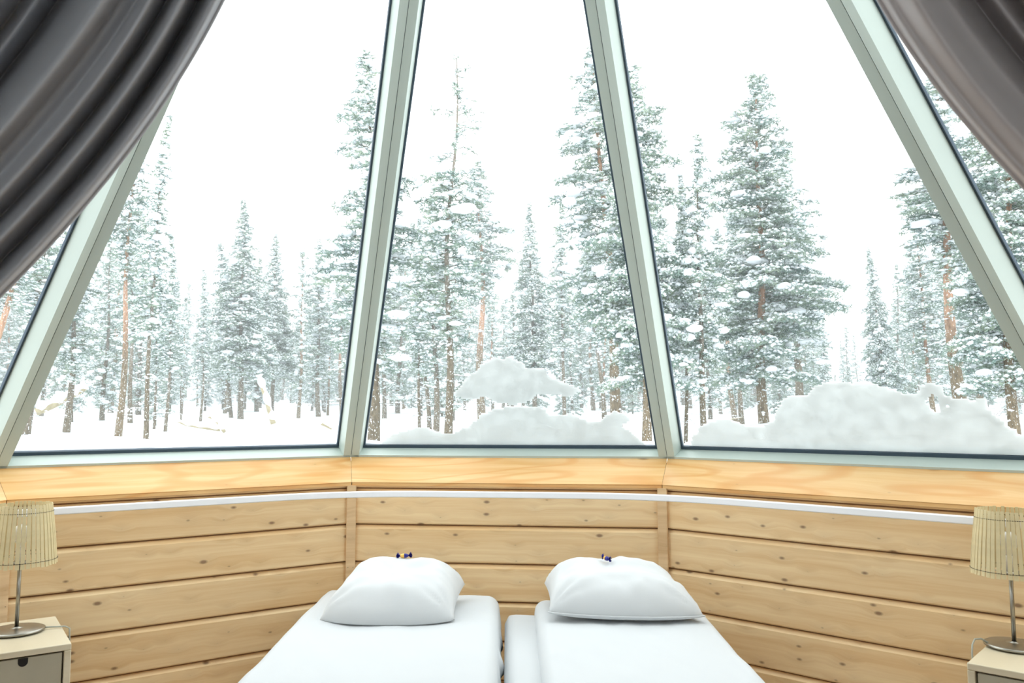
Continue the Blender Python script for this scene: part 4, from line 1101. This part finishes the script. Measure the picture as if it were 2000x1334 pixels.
T_ = [
 ('red_tall', 'pine_tree', 232, 842, 268, 190, 23, 'pine with a straight bare reddish trunk, left of centre in the left window', 0, .72),
 ('slim', 'pine_tree', 287, 848, 322, 215, 21, 'tall thin grey-trunked pine just right of the bare reddish trunk', 1, .9),
 ('grey_tall', 'pine_tree', 255, 815, 262, 400, 33, 'dark-trunked pine right behind the bare reddish trunk', 2, 1.0),
 ('grey_full', 'pine_tree', 131, 828, 168, 350, 27, 'grey-barked pine nearest the left sloping window post', 3, 1.0),
 ('grey_tall', 'pine_tree', 52, 824, 110, 250, 26, 'pine whose foot touches the left end of the left window', 5, 1.2),
 ('slim', 'pine_tree', 324, 830, 340, 450, 28, 'slender short pine with a bare grey foot, right of the two tall left pines', 4, 1.0),
 ('slim', 'pine_tree', 302, 838, 306, 520, 29, 'thin young pine between the tall left pines', 2, 1.0),
 ('spruce', 'spruce_tree', 470, 808, 471, 384, 36, 'snow-loaded conical spruce with a pointed top in the left window', 0, 1.0),
 ('grey_tall', 'spruce_tree', 452, 809, 428, 470, 37, 'lower snowy tree leaning on the left of the conical spruce', 6, 1.0),
 ('slim', 'pine_tree', 392, 818, 396, 520, 34, 'thin dark-stemmed pine left of the conical spruce', 3, 1.0),
 ('slim', 'pine_tree', 354, 819, 357, 600, 35, 'very thin sapling standing over the fallen branch', 1, .8),
 ('spruce', 'spruce_tree', 530, 800, 536, 452, 42, 'rounded snowy spruce between the conical spruce and the leaning broken trunk', 2, .95),
 ('far_c', 'pine_tree', 583, 812, 590, 480, 38, 'snowy pine with a thin dark stem in the right half of the left window', 1, .8),
 ('grey_full', 'pine_tree', 622, 806, 618, 462, 40, 'dark-trunked snowy pine near the right end of the left window', 5, 1.0),
 ('grey_full', 'pine_tree', 730, 866, 738, 98, 17, 'tall heavy pine half hidden behind the left middle window post', 1, 1.15),
 ('red_tall', 'pine_tree', 668, 800, 664, 520, 44, 'small reddish-stemmed pine left of the left middle post', 2, 1.0),
 ('sparse', 'pine_tree', 875, 868, 880, 94, 16.5, 'tall pale pine with a thin bare crooked top in the middle window', 0, 1.05),
 ('slim', 'pine_tree', 820, 854, 826, 420, 20, 'thin light-barked pine left of the bare-topped pine', 5, .9),
 ('grey_full', 'pine_tree', 852, 838, 846, 380, 26, 'dark-trunked pine, right one of the close pair behind the bare-topped pine', 2, 1.0),
 ('grey_tall', 'pine_tree', 839, 836, 806, 430, 26.5, 'dark-trunked pine, left one of the close pair behind the bare-topped pine', 4, 1.0),
 ('red_tall', 'pine_tree', 942, 806, 938, 308, 33, 'pine with a reddish middle trunk right of the bare-topped pine', 3, 1.1),
 ('spruce', 'spruce_tree', 1045, 804, 1038, 388, 36, 'narrow snowy spruce in the centre of the middle window', 3, .8),
 ('slim', 'pine_tree', 1103, 812, 1090, 380, 32, 'thin straight pine right of the central spruce', 1, 1.1),
 ('red_full', 'pine_tree', 1206, 838, 1158, 92, 20, 'large pine with a thick pinkish trunk in the right half of the middle window', 2, 1.05),
 ('broad', 'pine_tree', 1262, 872, 1238, 118, 15, 'tall full pine directly behind the right middle window post', 0, .8),
 ('grey_tall', 'pine_tree', 1180, 836, 1150, 420, 27, 'dark pine trunk close left of the thick pinkish one', 3, 1.0),
 ('grey_full', 'pine_tree', 1376, 872, 1350, 255, 15.5, 'pine with its foot showing below the snow mound in the right window', 4, .8),
 ('slim', 'pine_tree', 1338, 868, 1322, 330, 16, 'thin pine beside the right middle post', 2, .9),
 ('broad', 'pine_tree', 1494, 830, 1470, 138, 21, 'biggest broad snowy pine, pointed top, in the middle of the right window', 3, .95),
 ('grey_full', 'pine_tree', 1560, 800, 1545, 278, 30, 'full pine standing against the right side of the biggest broad pine', 1, 1.2),
 ('grey_tall', 'pine_tree', 1450, 824, 1432, 360, 27, 'thin-trunked pine just left of the biggest broad pine', 0, 1.0),
 ('red_tall', 'pine_tree', 1437, 818, 1400, 440, 31, 'short thin pine second to the left of the biggest broad pine', 2, 1.0),
 ('slim', 'pine_tree', 1612, 800, 1604, 610, 33, 'little thin sapling in the gap of sky in the right window', 2, 1.0),
 ('spruce', 'spruce_tree', 1742, 800, 1694, 478, 29, 'bushy snowy spruce at the left of the right-hand pine group', 5, .75),
 ('red_full', 'pine_tree', 1826, 800, 1788, 420, 24, 'leaning pine with a thin reddish stem in the right-hand pine group', 5, .9),
 ('red_tall', 'pine_tree', 1886, 792, 1822, 128, 20, 'leaning tall pine with a strong reddish-brown trunk beside the right sloping post', 1, 1.35),
 ('grey_full', 'pine_tree', 1905, 800, 1935, 380, 27, 'snowy pine behind the leaning reddish-brown trunk', 1, 1.2),
 ('broad', 'pine_tree', 1982, 842, 1950, 60, 16, 'thick dark-trunked pine at the far right edge of the right window', 2, .85),
 ('red_full', 'pine_tree', 2060, 850, 2040, 60, 18, 'pine seen beyond the right sloping post', 3, 1.0),
 ('red_tall', 'pine_tree', -40, 840, 88, 260, 22, 'pine with a reddish trunk seen in the narrow left side window', 3, 1.1),
]
for (key, name, xb, yb, xt, yt, d, lab, az, rs) in T_:
    fore(key, name, xb, yb, xt, yt, d, lab, az, rs)
# the far rows
rb = random.Random(42)
nfar = 0
SKY = [(-400, 430), (0, 470), (120, 440), (260, 430), (350, 560), (400, 530), (480, 470), (560, 560), (620, 500), (700, 480), (800, 400), (900, 470), (1000, 500), (1150, 440), (1300, 380), (1450, 430), (1560, 470), (1625, 640), (1700, 600), (1780, 480), (2000, 420), (2500, 400)]
PLACED = []
def free(x, y, r):
    for (a, b, c) in PLACED:
        if (a - x) ** 2 + (b - y) ** 2 < (r + c) ** 2: return False
    PLACED.append((x, y, r)); return True
def spot(d, xp):
    dr = ray(xp, 808); h = math.hypot(dr[0], dr[1]); return CAM[0] + dr[0] / h * d, CAM[1] + dr[1] / h * d
for (key, name, xb, yb, xt, yt, d, lab, az, rs) in T_:
    PLACED.append((*spot(d, xb), .9))
want, tries = 290, 0
while nfar < want and tries < 9000:
    tries += 1
    xp = -450 + 2950 * rb.random()
    d = 30 + 58 * rb.random() ** .85
    if d < 42 and (rb.random() < .5 or 340 < xp < 640): continue
    x, y = spot(d, xp)
    sky = np.interp(xp, [s[0] for s in SKY], [s[1] for s in SKY]) + rb.uniform(0, 130)
    zt = 1.42 + (808 - sky) / 1600 * d * .98
    H = zt - ground_z(x, y)
    if H < 4: H = rb.uniform(4, 6)
    H = min(H, 17)
    if not free(x, y, .056 * H + .22): continue
    nfar += 1
    key = rb.choice(['far_a', 'far_b', 'far_c', 'far_b', 'far_a'])
    plant(key, 'background_tree', x, y, H, (rb.uniform(-.03, .03), 0), rb.uniform(0, 6.28), 'distant snow-laden tree in the rows behind the nearer trees', 'distant snow-laden trees', rb.uniform(.8, 1.05))
n_ = 0
while n_ < 70:
    xp = -350 + 2750 * rb.random(); d = rb.uniform(38, 92)
    if 330 < xp < 660 and d < 60: continue
    x, y = spot(d, xp)
    if not free(x, y, .75): n_ += .05; continue
    n_ += 1
    plant('young', 'young_spruce', x, y, rb.uniform(1.8, 3.8), (0, 0), rb.uniform(0, 6.28), 'low snowed-in young spruce on the far forest floor', 'low snowed-in young spruces', 1)
print('far trees', nfar)

# ------------------------------------------------------------------ fallen and bent wood in the snow
def log(name, pix, d, rad, label, snow_r, cat='log', snow_from=0):
    pts = []
    for (x, y, dd) in pix:
        dr = ray(x, y); h = math.hypot(dr[0], dr[1]); pts.append(CAM + dr / h * (d + dd))
    c = pts[0]
    root = empty(name, c, label=label, cat=cat)
    # smooth resample
    fine = []
    for i in range(len(pts) - 1):
        for q in range(4): fine.append(pts[i] * (1 - q / 4) + pts[i + 1] * q / 4)
    fine.append(pts[-1])
    V, F = tube([p - c for p in fine], [rad * (1 - .5 * i / len(fine)) for i in range(len(fine))], 9); obj('wood', V, F, M_LOG, root, smooth=True)
    rr = [snow_r * (.8 + .3 * math.sin(i * 1.3)) * (1 if i > 0 else .5) for i in range(len(fine))]
    V, F = tube([p - c + np.array([0, 0, snow_r * .75]) for p in fine], rr, 10); obj('snow_cap', V, F, M_SNOW, root, smooth=True)
    return root
log('bent_trunk', [(534, 828, 0), (526, 800, 0), (517, 770, 0), (508, 745, 0), (506, 737, 0)], 26, .085, 'short broken trunk leaning left, covered in snow, in the left window', .11, 'trunk')
log('fallen_branch', [(438, 843, 0), (428, 828, .2), (415, 817, .3), (403, 812, .4)], 24, .05, 'curved snow-topped end of a fallen branch in front of the conical spruce', .10, 'branch')
log('fallen_branch', [(430, 840, 0), (400, 836, 0), (380, 833, 0), (362, 830, 0), (343, 821, 0)], 24.4, .04, 'long low fallen branch lying left on the open snow', .05, 'branch')
log('snowy_log', [(70, 805, 0), (100, 793, 0), (130, 778, 0), (150, 768, 0), (168, 758, 0)], 29, .12, 'snow-capped fallen trunk propped up beside the grey-barked pine on the left', .17, 'trunk')
log('fallen_branch', [(628, 828, 0), (640, 834, .1), (647, 838, .2)], 22, .035, 'short stub of branch poking out of the snow near the left middle post', .02, 'branch')
log('fallen_branch', [(1410, 824, 0), (1432, 818, 0), (1450, 815, 0)], 26, .02, 'thin stick lying on the snow behind the right window mound', .012, 'branch')

# soft snow mounds on the open ground
for i, (xp, yp, d, r, lab) in enumerate([(560, 846, 20, 1.0, 'rounded snow mound under the leaning broken trunk'), (640, 856, 17, .8, 'rounded snow mound near the left middle post'), (470, 824, 27, 1.1, 'low snow hump at the foot of the conical spruce'),
                               (330, 870, 15, .9, 'flat snow hump near the foot of the left window'), (980, 846, 20, 1.3, 'snow hump behind the bank in the middle window'), (1580, 835, 21, 1.4, 'snow hump in front of the biggest broad pine'), (240, 868, 15.5, 1.2, 'wide snow hump in front of the bare reddish trunk')]):
    dr = ray(xp, 808); h = math.hypot(dr[0], dr[1]); x, y = CAM[0] + dr[0] / h * d, CAM[1] + dr[1] / h * d; z = ground_z(x, y)
    bm = bmesh.new(); bmesh.ops.create_icosphere(bm, subdivisions=4, radius=1)
    for v in bm.verts:
        n_ = noise.noise(v.co * 1.8 + Vector((i * 7, 0, 0))); v.co *= 1 + .22 * n_; v.co.x *= r * 1.4; v.co.y *= r; v.co.z *= .28 * r
    bm_obj('snow_mound', bm, M_GROUND, None, smooth=True, loc=(x, y, z - .04), label=lab, cat='snow mound')

# ------------------------------------------------------------------ thin frost mist hanging in the forest
bm = bmesh.new(); box(bm, -130, 130, 7, 150, -3, 32)
mm = bpy.data.materials.new('frost_mist'); mm.use_nodes = True; nt = mm.node_tree; nt.nodes.clear()
out = nt.nodes.new('ShaderNodeOutputMaterial'); vs_ = nt.nodes.new('ShaderNodeVolumeScatter'); vs_.inputs['Color'].default_value = (1, 1, 1, 1); vs_.inputs['Density'].default_value = .0038
nt.links.new(vs_.outputs[0], out.inputs['Volume'])
bm_obj('frost_mist', bm, mm, None, label='thin white frost mist hanging between the trees', cat='mist', kind='stuff')
SC.cycles.volume_bounces = 2
